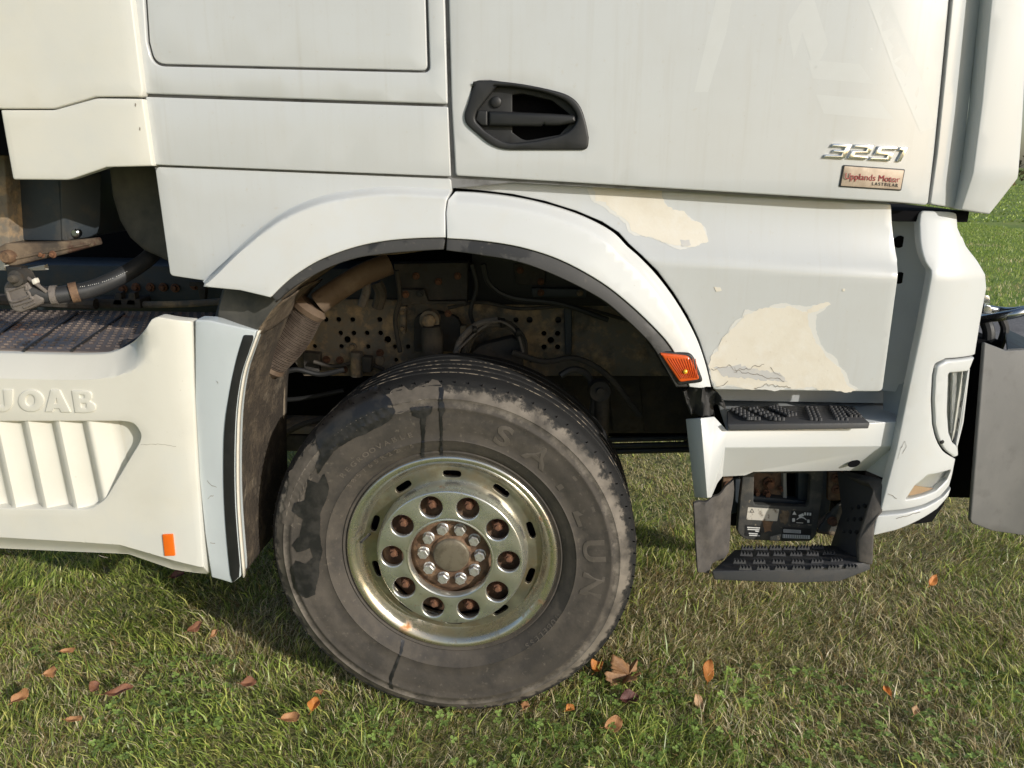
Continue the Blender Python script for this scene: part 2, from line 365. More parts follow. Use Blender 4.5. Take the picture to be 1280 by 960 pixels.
# tyre: dusty brown sidewall, paler scuffed shoulder ring, clean black tread
def tyre_mat():
    m = mat('tyre_rubber', (.066, .057, .047), .8, layers=[((.105, .09, .074), .85, 7, .42, .68, .8), ((.04, .036, .032), .7, 12, .5, .62, .7), ((.2, .17, .135), .9, 70, .6, .72, .5), ((.045, .04, .036), .75, 20, .5, .7, .7)], bump=(70, .25, .003))
    t = m.node_tree; N = t.nodes; L = t.links; b = N['Principled BSDF']
    tc = N.new('ShaderNodeTexCoord'); sp = N.new('ShaderNodeSeparateXYZ'); L.new(tc.outputs['Object'], sp.inputs[0])
    cx = N.new('ShaderNodeCombineXYZ'); L.new(sp.outputs[0], cx.inputs[0]); L.new(sp.outputs[2], cx.inputs[2])
    ln = N.new('ShaderNodeVectorMath'); ln.operation = 'LENGTH'; L.new(cx.outputs[0], ln.inputs[0])
    no = N.new('ShaderNodeTexNoise'); no.inputs['Scale'].default_value = 30; no.inputs['Detail'].default_value = 8; no.inputs['Roughness'].default_value = .7; L.new(tc.outputs['Object'], no.inputs[0])
    ad = N.new('ShaderNodeMath'); ad.operation = 'MULTIPLY_ADD'; L.new(no.outputs[0], ad.inputs[0]); ad.inputs[1].default_value = .09; L.new(ln.outputs['Value'], ad.inputs[2])
    def ramp(pts):
        r = N.new('ShaderNodeValToRGB'); L.new(ad.outputs[0], r.inputs[0])
        while len(r.color_ramp.elements) < len(pts): r.color_ramp.elements.new(.5)
        for e, (p, v) in zip(r.color_ramp.elements, pts): e.position = p; e.color = (v, v, v, 1)
        return r
    dust = ramp([(.515, 0), (.535, .85), (.553, 1), (.562, .15)])
    black = ramp([(.556, 0), (.568, 1)])
    old = b.inputs['Base Color'].links[0].from_socket
    n2 = N.new('ShaderNodeTexNoise'); n2.inputs['Scale'].default_value = 11; n2.inputs['Detail'].default_value = 6; L.new(tc.outputs['Object'], n2.inputs[0])
    mr = N.new('ShaderNodeMapRange'); mr.inputs[1].default_value = .35; mr.inputs[2].default_value = .62; L.new(n2.outputs[0], mr.inputs[0])
    mu = N.new('ShaderNodeMath'); mu.operation = 'MULTIPLY'; L.new(dust.outputs[0], mu.inputs[0]); L.new(mr.outputs[0], mu.inputs[1])
    a = N.new('ShaderNodeMix'); a.data_type = 'RGBA'; L.new(mu.outputs[0], a.inputs[0]); L.new(old, a.inputs[6]); a.inputs[7].default_value = (.235, .205, .17, 1)
    c = N.new('ShaderNodeMix'); c.data_type = 'RGBA'; L.new(black.outputs[0], c.inputs[0]); L.new(a.outputs[2], c.inputs[6]); c.inputs[7].default_value = (.012, .012, .012, 1)
    L.new(c.outputs[2], b.inputs['Base Color'])
    return m
M['tyre'] = tyre_mat()
M['tyretext'] = mat('raised_tyre_lettering', (.1, .086, .071), .75, layers=[((.14, .12, .1), .8, 30, .45, .65, .8)])

# ------------------------------------------------------------------ setting: ground, road, hedge
def struct(o): o['kind'] = 'structure'; return o
def gz(x, y):
    x = np.asarray(x, float); y = np.asarray(y, float)
    return .008*np.sin(2.1*x+.7)*np.cos(1.7*y) + .006*np.sin(5.3*x-2.2*y)
def ground_mat():
    m = mat('turf_soil', (.22, .22, .075), .95, layers=[((.2, .26, .06), .95, 2.2, .42, .6, .9), ((.42, .34, .15), .95, 1.1, .5, .66, .8), ((.07, .065, .028), .95, 22, .5, .7, .9)], bump=(40, .8, .03))
    return m
M['ground'] = ground_mat()
xs = np.concatenate([[-400, -120, -40, -15, -7], np.linspace(-4, 6, 70), [8, 12, 20, 45, 120, 400]])
ys = np.concatenate([[-300, -80, -25, -8, -4], np.linspace(-2, 5.6, 60), [7, 9, 12, 18, 30, 60, 140, 400, 900]])
XX, YY = np.meshgrid(xs, ys); ZZ = gz(XX, YY)*np.clip((7-np.abs(YY))/2, 0, 1) - np.where((YY > 3.4) & (YY < 7), .0, 0)
nx, ny = len(xs), len(ys)
me = bpy.data.meshes.new('ground')
me.from_pydata(np.stack([XX, YY, ZZ], -1).reshape(-1, 3).tolist(), [], [(j*nx+i, j*nx+i+1, (j+1)*nx+i+1, (j+1)*nx+i) for j in range(ny-1) for i in range(nx-1)])
ground = struct(link('ground', me, M['ground'], None))
M['asphalt'] = mat('asphalt', (.24, .225, .215), .92, spec=.2, layers=[((.34, .315, .3), .95, 40, .45, .65, .8), ((.15, .14, .135), .95, 2, .5, .7, .5)], bump=(150, .5, .006))
me = bpy.data.meshes.new('road'); rx = [-200, -40, 0, 40, 200]
V = []; Fc = []
for i, x in enumerate(rx): V += [(x, 3.2, -.03), (x, 3.33, .03), (x, 6.87, .03), (x, 7.0, -.03)]
for i in range(len(rx)-1):
    for k in range(3): Fc.append((i*4+k, i*4+4+k, i*4+5+k, i*4+1+k))
me.from_pydata(V, [], [f[::1] for f in Fc])
bm = bmesh.new(); bm.from_mesh(me); bmesh.ops.recalc_face_normals(bm, faces=bm.faces)
for f in bm.faces:
    if f.normal.z < 0: f.normal_flip()
bm.to_mesh(me); bm.free()
road = struct(link('road', me, M['asphalt'], None))
M['field'] = mat('mown_field', (.17, .25, .04), .95, layers=[((.25, .32, .06), .95, .8, .45, .55, .8, (.12, 1.6, 1)), ((.3, .28, .1), .95, 1.2, .52, .66, .6), ((.1, .15, .03), .95, 5, .5, .7, .6)], bump=(6, .6, .08))
me = bpy.data.meshes.new('field'); fx = [-400, -100, -20, 0, 20, 100, 400]; fy = [6.9, 12, 30, 100, 400, 900]
me.from_pydata([(x, y, .006) for y in fy for x in fx], [], [(j*7+i, j*7+i+1, (j+1)*7+i+1, (j+1)*7+i) for j in range(5) for i in range(6)])
field = struct(link('field', me, M['field'], None))

# ------------------------------------------------------------------ the truck
truck = bpy.data.objects.new('truck', None); col.objects.link(truck)
truck['label'] = 'white heavy truck with peeling paint on its lower door, parked on the grass'
truck['category'] = 'truck'
def xw(px, py=300, Y=0.0): return U(px, py, Y).x
def zw(px, py, Y=0.0): return U(px, py, Y).z
# surface of the cab side: leans in a little towards the top, rounds towards the front corner
XF = xw(1060, 120)
def cabY(x, z): return .012*max(0, z-1.45)**1.5 + .55*max(0, x-XF)**2
# ---- inner shells, black in place of shade, that close the cab and the engine bay behind the outer panels
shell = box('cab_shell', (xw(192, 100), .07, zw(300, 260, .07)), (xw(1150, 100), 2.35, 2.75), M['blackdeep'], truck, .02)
box('engine_bay_backing', (xw(360), 1.02, .56), (xw(1090), 1.75, 1.42), M['blackdeep'], truck, .02)
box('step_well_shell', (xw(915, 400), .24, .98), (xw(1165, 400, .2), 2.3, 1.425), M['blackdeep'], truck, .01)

# ---- cab side behind the door
panel('cab_inner_skin', [(130, -160), (158, 0), (176, 117), (187, 204), (197, 222), (560, 236), (640, 228), (1150, 256), (1182, 0), (1193, -160)], cabY, M['seam'], truck, .004, 0, .09, dy=.0135,
      holes=[[(588, 108), (597, 101.5), (612, 101), (715, 118), (733, 140), (738, 176), (732, 188), (620, 189), (579, 151)]])
pn = panel('cab_side_panel', [(150, -150), (168, 0), (174, 50), (181, 117, 3), (559.5, 130, 3), (556, 0), (551, -150)], cabY, M['paint'], truck, .012, .004, .06,
           holes=[[(170, -140), (179, -10), (183, 52), (191, 82.5, 22), (520, 90.5), (537.5, 90.5, 14), (534.5, 0), (531, -140)]])
panel('locker_lid', [(175, -134), (182, -10), (186, 52), (193, 79.5, 20), (518, 87.5), (534, 88, 12), (531.5, 0), (528, -134)], cabY, M['paint'], pn, .009, .003, .08, dy=.0035)
panel('cab_strip_panel', [(181.5, 121, 2), (560, 133.5, 2), (563.5, 220.5, 2), (192.5, 206, 2)], cabY, M['paint'], truck, .012, .003, .07)
# rear quarter panel with the arch flare
def quarterY(x, z): return .010
panel('quarter_panel', [(197, 208.5, 4), (194, 213), (212.5, 344.5, 5), (330, 362), (420, 300), (556, 280), (558, 255), (565, 238), (563.5, 223.5, 3)], quarterY, M['paint'], truck, .03, .003, .06)
C1 = catmull([(253, 352), (275, 333), (300, 308), (330, 282), (360, 262), (400, 246), (440, 238), (490, 234), (563, 237.5)])
C2 = catmull([(557, 297), (520, 298), (480, 301.5), (440, 310), (400, 325), (370, 343), (352, 358), (338, 372)])
def distf(curve, Y):
    P = np.array([(q.x, q.z) for q in (U(a, b, Y) for a, b in curve)])
    A, B = P[:-1], P[1:]
    def f(x, z):
        q = np.array((x, z)); d = B-A; t = np.clip(np.sum((q-A)*d, 1)/np.sum(d*d, 1), 0, 1)
        return math.sqrt(np.min(np.sum((A+d*t[:, None]-q)**2, 1)))
    return f
dC1 = distf(C1, -.01)
xr0, xr1 = xw(253, 352), xw(560, 250)
def flareRY(x, z):
    d = dC1(x, z); k = 1 - .62*sst(xr0, xr1-.12, x)          # stands out more towards the rear
    return .002 - (.006 + .066*k)*sst(.0, .02, d) - .25*max(0, d-.025)*(1-.6*k)
fr = panel('rear_wheel_flare', C1 + [(561, 244), (558, 252), (556.5, 265)] + C2 + [(300, 363)], flareRY, M['paint_flare'], truck, .05, .003, .022, extra=rails(C1, -.01, (.004, .007, .010, .013, .016, .019, .023, .03)), smooth=60)
C3 = catmull([(554.5, 312), (520, 314), (480, 317.5), (445, 323), (410, 335), (380, 351), (357, 367), (346, 377)])
lipRY = lambda x, z: flareRY(x, z) + .006
panel('arch_lip', C2[:-1] + [(339, 371)] + C3[::-1], lipRY, M['lip'], fr, .03, .003, .03)
# front flare
C4 = catmull([(569, 239.5), (600, 241.5), (640, 246.5), (680, 255), (720, 267.5), (750, 281), (770, 293.5), (784, 308), (800, 322), (820, 343), (840, 369), (858, 398), (872, 426), (882, 455), (889, 484)])
C5 = catmull([(558.5, 298), (600, 301), (650, 309), (700, 325), (750, 352), (787, 380.5), (820, 412), (838, 433), (852, 458), (862, 484)])
dC4 = distf(C4, -.01)
def flareFY(x, z):
    d = dC4(x, z); return .004 - .030*sst(0, .03, d) - .27*max(0, d-.02)
ff = panel('front_wheel_flare', C4 + C5[::-1] + [(557.5, 265), (560, 250)], flareFY, M['paint_flare'], truck, .05, .003, .022, extra=rails(C4, -.01, (.006, .011, .016, .021, .026, .032)), smooth=60)
C6 = catmull([(557.5, 313), (600, 319), (650, 328), (700, 347), (750, 373), (780, 397), (807, 423), (822, 443), (845, 484)])
panel('arch_lip', C5 + C6[::-1], lambda x, z: flareFY(x, z)+.006, M['lip'], ff, .03, .003, .03)
# arch liner: dirty sheet behind both lips, reaching in over the wheel
def sheet(name, curve, y0, y1, mat_, parent, z_off=0.0, n=10):
    pts = [U(a, b, y0) for a, b in curve]; V = []; Fc = []
    for p in pts:
        for k in range(n+1):
            y = y0 + (y1-y0)*k/n; V.append((p.x, y, p.z + z_off + .004*math.sin(23*p.x+17*y)))
    for i in range(len(pts)-1):
        for k in range(n):
            a = i*(n+1)+k; Fc.append((a, a+1, a+n+2, a+n+1))
    me = bpy.data.meshes.new(name); me.from_pydata(V, [], Fc); o = link(name, me, mat_, parent, 60)
    m = o.modifiers.new('solid', 'SOLIDIFY'); m.thickness = .004; return o
sheet('arch_liner', C3[::-1], .0, .36, M['dirt'], truck)
sheet('arch_liner', C6, .0, .6, M['black'], truck)
# indicator at the foot of the front flare
ind = panel('turn_signal', [(821, 438, 3), (866, 442, 8), (880, 478, 6), (847, 482, 4)], lambda x, z: -.04, M['black'], truck, .04, .005)
panel('signal_lens', [(825, 441.5, 2), (862, 445.5, 6), (875.5, 474.5, 5), (850, 478, 3)], lambda x, z: -.049, M['orange'], ind, .02, .004)
for k in range(11):
    t = (k+.5)/11
    a = (833+t*38, 447.5+t*1.0); b = (851+t*22, 473-t*.5)
    tube('lens_rib', [U(a[0], a[1], -.0505), U(b[0], b[1], -.0505)], .0009, M['orange'], ind, 6)
bm = bmesh.new(); bmesh.ops.create_icosphere(bm, subdivisions=2, radius=.006)
o = bm_obj('signal_glint', bm, M['glint'], ind); o.location = U(856.5, 464.5, -.0515)  # yellow bead stands in for the sun's glint on the indicator

# ---- door
door = panel('door', [(555, -150), (561, 0), (564.5, 130), (569.5, 219.5, 4), (700, 227), (900, 239.5), (1115, 252.5), (1160, 256.5, 5), (1168, 190), (1175, 120), (1186.5, 0), (1198, -150)], cabY, M['paint'], truck, .012, .004, .035,
             holes=[[(590, 108), (597, 101.5, 6), (612, 101), (703, 119), (720, 140), (728, 176), (722, 184, 7), (620, 184.5, 14), (584, 151, 10)]])
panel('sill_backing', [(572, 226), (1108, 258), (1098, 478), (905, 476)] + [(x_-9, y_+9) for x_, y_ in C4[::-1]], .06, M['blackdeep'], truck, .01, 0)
def closed(P, n=4):
    Q = catmull(P[-2:] + P + P[:3], n); return Q[2*n:-3*n+n]
hb = rnd([(589, 106, 6), (596, 100.5, 8), (614, 100.5)]) + catmull([(614, 100.5), (655, 105.5), (695, 114), (714, 121.5), (725, 133), (731.5, 150), (736, 172)], 4)[1:] + rnd([(736, 172), (735, 187.5, 12), (620, 187.5, 20), (578.5, 152, 12), (589, 106)])[1:-1]
hi = rnd([(611, 107.5, 10), (640, 108.5)]) + catmull([(640, 108.5), (675, 114.5), (704, 125), (718, 139), (720.5, 152), (706, 167), (670, 176)], 4)[1:] + rnd([(670, 176), (632, 180, 14), (606, 163), (593, 150, 8), (597, 138)])[1:]
panel('handle_bezel', hb, cabY, M['black'], door, .02, .005, .03, holes=[hi], dy=-.008, hole_thick=.03)
panel('handle_pan', [(605, 100), (725, 112), (735, 185), (600, 186), (588, 150)], cabY, M['black'], door, .02, .002, .02,
      holes=[[(640, 118), (652, 116, 6), (690, 125), (712, 142, 12), (716, 150), (700, 168), (655, 176, 8), (640, 165)]], dy=.016, hole_thick=.05)
panel('handle_cup', [(630, 108), (724, 116), (730, 180), (636, 182)], cabY, M['blackdeep'], door, .01, 0, dy=.06)
panel('handle_grip', [(611, 138.5), (690, 142), (719, 144, 3), (720.5, 153, 3), (700, 157), (682, 157.5), (680, 155.5), (676, 158), (611, 157.5)], cabY, M['black'], door, .022, .007, dy=-.004)
panel('handle_root', [(597, 137.5, 3), (609.5, 138, 2), (609.5, 157.5, 2), (602, 157), (594, 150)], cabY, M['black'], door, .022, .004, dy=-.001)
lk = U(619.5, 127, cabY)
lathe('door_lock', [(.0, -.004), (.009, -.004), (.0125, -.002), (.0135, .004), (.0135, .02)], M['black'], door, 24, loc=(lk.x, lk.y+.012, lk.z))
# model number in chrome slanted digits
def strokes(name, polys, Y, mat_, parent, dy, thick=.006, bevel=.0015):
    for p in polys: panel(name, p, Y, mat_, parent, thick, bevel, None, dy=dy)
def digit(x0, y0, sx, sy, poly, sl):
    """slanted block digit; unit box, y down"""
    return [(x0 + (u + sl*(1-v))*sx, y0 + v*sy + u*sx*.055) for u, v in poly]
D3 = [(0, 0), (1, 0), (1, 1), (-.1, 1), (-.1, .78), (.72, .78), (.72, .61), (.2, .61), (.2, .41), (.72, .41), (.72, .22), (0, .22)]
D2 = [(0, 0), (1, 0), (1, .61), (.28, .61), (.28, .78), (1, .78), (1, 1), (0, 1), (0, .41), (.72, .41), (.72, .22), (0, .22)]
D5 = [(0, 0), (1.05, 0), (1.05, .22), (.28, .22), (.28, .41), (1, .41), (1, 1), (-.1, 1), (-.1, .78), (.72, .78), (.72, .61), (0, .61)]
D1 = [(-.1, 0), (.55, 0), (.55, 1), (.22, 1), (.22, .24), (-.1, .24)]
for dg, x0, y0, sx in ((D3, 1031, 179.5, 23.5), (D2, 1058.5, 180.5, 23.5), (D5, 1088, 182.5, 23), (D1, 1116.5, 184, 15)):
    panel('model_digit', digit(x0, y0, sx, 17.5, dg, .4 if dg is not D1 else .62), cabY, M['chrome'], door, .007, .0016, None, dy=-.007)
# dealer plate
panel('dealer_plate_frame', [(1053.5, 206, 2), (1131, 211.5, 2), (1126, 238.5, 2), (1048.5, 233.5, 2)], cabY, M['blackprint'], door, .003, .0008, .03, dy=-.0025)
panel('dealer_plate', [(1055, 207.5, 1), (1129.5, 213, 1), (1124.8, 237, 1), (1050.2, 232.2, 1)], cabY, M['gold'], door, .003, .0006, .03, dy=-.0036)
def on_door(px, py, d): return U(px, py, lambda x, z: cabY(x, z)+d)
a, b = on_door(1056, 221, -.0045), on_door(1124, 225.5, -.0045)
tx = text_at('dealer_lettering', 'Upplands Motor', on_door(1090.5, 222.5, -.0044), b-a, (b-a).length*1.0, M['red'], door, .0003, up=(0, 0, 1))
a2, b2 = on_door(1091, 229, -.0045), on_door(1123, 231.3, -.0045)
text_at('dealer_lettering', 'LASTBILAR', on_door(1106.5, 230.8, -.0044), b2-a2, (b2-a2).length, M['blackprint'], door, .0003, up=(0, 0, 1), spacing=1.35)
# ghosts of removed lettering, faint cleaner paint
for q in ([(985, 30), (1003, 0), (1018, 0), (1035, 55), (1018, 90), (1003, 40), (992, 75)],
          [(1085, 0), (1112, 0), (1150, 95), (1168, 160), (1150, 165), (1120, 95)],
          [(895, 0), (915, 0), (908, 40), (885, 115), (868, 115)],
          [(1010, 75), (1075, 80), (1092, 105), (1016, 98)], [(1020, 118), (1098, 125), (1118, 150), (1030, 142)]):
    panel('decal_ghost', q, cabY, M['ghost'], door, 0, 0, .05, dy=-.00013)

# ---- lower door panel: hollow slope under the door, crease, upright face; peeled paint
xa, za = U(800, 318, 0).x, U(800, 318, 0).z; xb, zb = U(1120, 340, 0).x, U(1120, 340, 0).z
zt0, zt1 = U(800, 234, .03).z, U(1120, 254, .03).z
XLOW = xw(1040, 400)
def lowY(x, z):
    k = (x-xa)/(xb-xa); zc = za+(zb-za)*k; zt = zt0+(zt1-zt0)*k
    fr_ = .12*max(0, x-XLOW)**2
    t = (zt-z)/(zt-zc)
    if t < .86: return .048 - .030*max(0, t/.86)**2.3 + fr_
    if t < 1.08: return .018 - .020*sst(.86, 1.08, t)**.8 + fr_
    return -.002 + .05*(t-1.08)*.15 + fr_
crack_dummy = None
C4o = [(893, 486, 4), (886, 455), (876, 424), (862, 394), (844, 365), (824, 338), (803, 317.5), (788, 304), (775, 289.5), (754, 276), (722, 262.5), (682, 250), (642, 241.5), (600, 236.5), (571, 234.5)]
low = panel('lower_door_panel', [(571, 221.5), (700, 228), (900, 240.5), (1108, 253.5), (1114, 255, 4), (1116, 285), (1122, 325), (1122.5, 345), (1103, 489.5, 6)] + [(c_[0]-1.3, c_[1]+1.0) + tuple(c_[2:]) for c_ in C4o], lowY, M['paint'], truck, .03, .003, .016)
def patch(name, pts, m, seed, dy, amp=1.6, step=4):
    return panel(name, jag(pts, step, amp, seed), lowY, m, low, .0004, 0, .016, dy=dy)
big = [(889, 456), (893, 440), (903, 428), (915, 408), (930, 392), (950, 386), (980, 384), (1008, 389), (1014, 402), (1020, 425), (1030, 440), (1045, 452), (1053, 465), (1060, 478), (1074, 487), (894, 483)]
patch('peeled_paint_edge', [(887, 457), (891, 439), (901, 426), (913, 406), (929, 390), (950, 384), (980, 382), (1010, 386), (1037, 375), (1040, 380), (1018, 395), (1023, 424), (1033, 439), (1047, 450), (1055, 464), (1063, 477), (1076, 488), (893, 485)], M['primer_edge'], 3, -.0006, 1.2)
patch('bare_primer_patch', big, M['primer'], 1, -.0011)
patch('bare_primer_patch', [(1008, 387), (1020, 381), (1036, 377), (1038, 381), (1022, 388), (1012, 391)], M['primer'], 5, -.0011, .8, 3)
top_p = [(738, 234), (762, 235.5), (800, 236), (822, 239), (828, 250), (832, 261), (846, 268), (858, 267), (864, 277), (876, 279), (882, 288), (881, 298), (868, 305), (850, 309), (832, 305), (815, 297), (796, 294), (786, 286), (776, 270), (757, 258), (742, 252)]
patch('peeled_paint_edge', [(x+(-2 if x < 800 else 2), y+(1.5 if y > 262 else 0)) for x, y in top_p], M['primer_edge'], 9, -.0006, 1.1)
patch('bare_primer_patch', top_p, M['primer'], 2, -.0011)
patch('undercoat_spot', [(850, 300), (862, 300), (863, 307), (852, 308)], M['filler'], 4, -.0015, .7, 2)
patch('undercoat_spot', [(892, 459), (925, 456), (940, 461), (975, 466), (985, 477), (945, 474), (905, 470)], M['filler'], 12, -.0015, 1.4, 3)
patch('bare_primer_patch', [(892, 358.5), (901, 359), (902, 363), (895, 365)], M['primer'], 6, -.0011, .6, 2)
patch('bare_primer_patch', [(1053, 361), (1056, 361), (1056, 364), (1053, 364)], M['primer'], 7, -.0011, .3, 2)
def crack(pts, parent, Y, w=.0011, seed=1, dy=-.002, amp=1.8, m=None):
    r = random.Random(seed); P = []
    for i in range(len(pts)-1):
        a, b = pts[i], pts[i+1]; k = max(2, int(math.dist(a, b)/2.6))
        for j in range(k): P.append((a[0]+(b[0]-a[0])*j/k, a[1]+(b[1]-a[1])*j/k + r.uniform(-amp, amp)))
    P.append(pts[-1]); up = [(x, y-.2-r.uniform(0, .2)) for x, y in P]; dn = [(x, y+.2+r.uniform(0, .3)) for x, y in P]
    return panel('paint_crack', up + dn[::-1], Y, m or M['crack'], parent, .0003, 0, None, dy=dy)
crack([(889, 462), (911, 457), (919, 463), (938, 460), (955, 455)], low, lowY, seed=1)
crack([(917, 463), (935, 466), (955, 470), (972, 474), (980, 477)], low, lowY, seed=2)
crack([(943, 486), (958, 481), (972, 482), (988, 484)], low, lowY, seed=3)
crack([(963, 460), (969, 468), (977, 470)], low, lowY, seed=4)
crack([(896, 483), (904, 480), (910, 476)], low, lowY, seed=5)
crack([(918, 458), (921, 466)], low, lowY, seed=6)

# ---- front corner post and wind deflector
def postY(x, z): return cabY(x, z) + .004 + .5*max(0, x - xw(1188, 100))**2
panel('corner_post', [(1202, -150), (1190.5, 0), (1179, 120), (1172, 190), (1163, 255, 3), (1194, 260.5, 3), (1205, 190), (1215, 100), (1226, 0), (1238, -150)], postY, M['paint'], truck, .05, .004, .03)
zk = zw(1245, 218, -.03)
def deflY(x, z):
    return .012 + 1.2*max(0, x - xw(1232, 120))**2 + .22*max(0, zk-z)
df = panel('wind_deflector', [(1252, -150), (1239, 0), (1227, 130), (1216, 215), (1201, 262, 2), (1237, 268, 2), (1272.5, 223), (1278, 160), (1286, 0), (1293, -150)], deflY, M['paint_flare'], truck, .055, .004, .02)
# ---- hollow column behind the bumper corner
def colY(x, z): 
    x0, x1 = xw(1127, 380, .13), xw(1160, 380, .06)
    return .15 - .5*max(0, x-x0) + (.0 if x > x0 else 1.4*(x0-x)*.3)
M['column'] = mat('shaded_column_paint', (.74, .78, .82), .35, layers=[((.62, .65, .68), .5, 6, .5, .75, .5)], coat=.4)  # cool tint of sky-lit shade put into the column's white paint
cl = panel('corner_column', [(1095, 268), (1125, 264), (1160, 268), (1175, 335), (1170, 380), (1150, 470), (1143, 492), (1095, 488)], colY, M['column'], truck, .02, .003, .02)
for q in (302, 347):
    p = U(1121, q, colY); lathe('drain_hole', [(0, 0), (.016, 0)], M['blackdeep'], cl, 20, loc=(p.x+.004, p.y-.006, p.z))
box('gap_filler', (xw(1060, 262, .1), .075, zw(1120, 276, .1)), (xw(1190, 262, .16), .9, 1.53), M['blackdeep'], truck, .002)  # black block stands in for the shaded gap under the door
# ---- bumper corner
xb0 = xw(1150, 450)
zcr = zw(1190, 345)
def bumpY(x, z):
    y = .004 + 2.1*max(0, x-xb0)**2
    y += .42*max(0, z-zcr)                       # shoulder slopes in above the crease
    return y
bc = panel('bumper_corner', [(1151, 263.5, 6), (1196, 265), (1197.5, 285)] + catmull([(1197.5, 285), (1207, 306), (1222, 326), (1232, 343)], 4)[1:] + [(1233.5, 360), (1226, 400), (1219, 443)]
   + [(1216, 444.5), (1182, 448.5), (1168.5, 455, 4), (1165.5, 470), (1164, 500), (1165.5, 530)] + catmull([(1165.5, 530), (1170, 548), (1179, 564), (1192, 573)], 3)[1:]
   + [(1194.5, 574), (1191, 592), (1187, 607), (1176, 620), (1155, 631), (1130, 637), (1100, 640, 3), (1120, 563), (1137, 480), (1151, 415), (1161, 362), (1164, 338)] + catmull([(1164, 338), (1156, 325), (1151, 305), (1149.5, 280)], 4)[1:],
   bumpY, M['paint_flare'], truck, .03, .004, .018,
   holes=[[(1132, 625, 2), (1144, 607), (1160, 594), (1189, 587.5, 2), (1184, 600), (1170, 614), (1155, 620)]])
fogp = [(1128, 628), (1140, 604), (1158, 590), (1192, 584), (1188, 602), (1172, 618), (1156, 624)]
panel('fog_lamp_reflector', fogp, bumpY, M['reflector'], bc, .004, 0, .02, dy=.03)
panel('fog_lamp_reflector', [(1134, 623), (1144, 610), (1172, 614), (1160, 622)], bumpY, M['fogbeige'], bc, .004, 0, .02, dy=.022)
panel('fog_lamp_glass', fogp, bumpY, M['glass'], bc, .003, 0, .02, dy=.008)
# headlamp
hl = [(1217, 446.5), (1182, 450.5), (1170, 457, 4), (1167.5, 470), (1166, 500), (1167.5, 530)] + catmull([(1167.5, 530), (1172, 547), (1180.5, 562), (1192, 571)], 3)[1:] + [(1197, 569, 2), (1196, 552), (1200.5, 525), (1210, 464)]
lens = [(1184.5, 466, 3), (1208.5, 463.5), (1201, 528), (1194, 556), (1190, 553), (1185, 540), (1183, 515)]
head = panel('headlamp', hl, bumpY, M['paint_flare'], truck, .04, .006, .018, holes=[lens], dy=-.006, hole_thick=.03)
panel('lamp_gap_black', [(x_-2.5 if x_ < 1192 else x_, y_-2 if y_ < 460 else y_+(2 if y_ > 560 else 0)) for x_, y_ in [q_[:2] for q_ in rnd(hl)]], bumpY, M['blackdeep'], head, .01, 0, .03, dy=.012, holes=[[(1183, 464), (1209, 462), (1202, 528), (1194, 558), (1189, 555), (1183, 540), (1181, 515)]])  # black sheet stands in for the shaded gap round the headlamp
panel('lamp_reflector', [(x-3 if x < 1190 else x+1, y) for x, y in [p[:2] for p in lens]], bumpY, M['reflector'], head, .003, 0, .02, dy=.04)
panel('lamp_divider', [(1194, 466), (1200, 465), (1195, 540), (1191, 545)], bumpY, M['paint'], head, .02, .003, .02, dy=.018)
panel('lamp_glass', [p[:2] for p in lens], bumpY, M['glass'], head, .003, 0, .02, dy=.005)
p = U(1176, 551.5, bumpY); bolt('lamp_screw', (p.x, p.y-.006, p.z), .004, .003, M['blackprint'], head)
crack([(1122, 574), (1126, 560), (1131, 551), (1133, 558), (1128, 567)], bc, bumpY, seed=8, dy=-.0012, amp=.8)
crack([(1110, 617), (1116, 620), (1121, 623)], bc, bumpY, seed=9, dy=-.0012, amp=.8)
lip = panel('bumper_lower_lip', [(1096, 645, 2), (1128, 642), (1158, 634), (1180, 621), (1189, 610)] + [(1186, 620), (1172, 636), (1150, 650), (1120, 663), (1091, 670, 3)], lambda x, z: bumpY(x, z)-.004, M['paint_flare'], truck, .03, .004, .02)
crack([(1120, 648), (1135, 644), (1150, 640)], lip, lambda x, z: bumpY(x, z)-.004, seed=10, dy=-.0012, amp=.8)
panel('bumper_inner', [(1096, 641), (1150, 634), (1183, 612), (1192, 580), (1198, 560), (1180, 630), (1165, 652), (1140, 655), (1098, 660)], lambda x, z: bumpY(x, z)+.03, M['blackdeep'], truck, .02, 0, .03)
panel('front_tab', [(1196, 292), (1203, 296), (1212, 318), (1205, 322)], lambda x, z: .16, M['paint_flare'], truck, .01, .003)
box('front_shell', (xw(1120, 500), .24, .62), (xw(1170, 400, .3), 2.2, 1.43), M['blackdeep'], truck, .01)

# ---- entry steps
zf = U(1000, 532.5, .01).z
step = facets('upper_step', [
    (909, 538, .0), (1124, 527, .035), (1118, 557.5, .035), (906, 559.5, -.004),          # 0-3 riser
    (1062, 588.5, .075), (942, 590, .065), (932, 594.5, .06), (903, 596, .045),            # 4-7 lower edge
    G(895, 497, zf), G(1138, 489, zf),                                                     # 8-9 floor back
    (876, 523, -.022), (884, 622.5, -.012), (889, 622, -.004), (897, 604, .03),            # 10-13 fin ridge
    (857, 524, .045), (868, 622, .05), (893, 521, .02),                                    # 14-16 fin
    (1112, 601, .03), (1082, 588.5, .10), (1122, 559, .02)],
    [(0, 3, 2, 1), (3, 7, 6, 5, 4, 2), (0, 1, 9, 8), (10, 11, 15, 14), (10, 16, 0, 3, 12, 11), (3, 7, 13, 12), (2, 4, 18), (2, 18, 17, 19)],
    M['paint_flare'], truck, .006, .004)
box('step_wall', (xw(880, 470, .2), .195, zw(1000, 502, .2)), (xw(1150, 470, .2), .235, zw(1000, 470, .2)+.12), M['paint'], truck, .003)
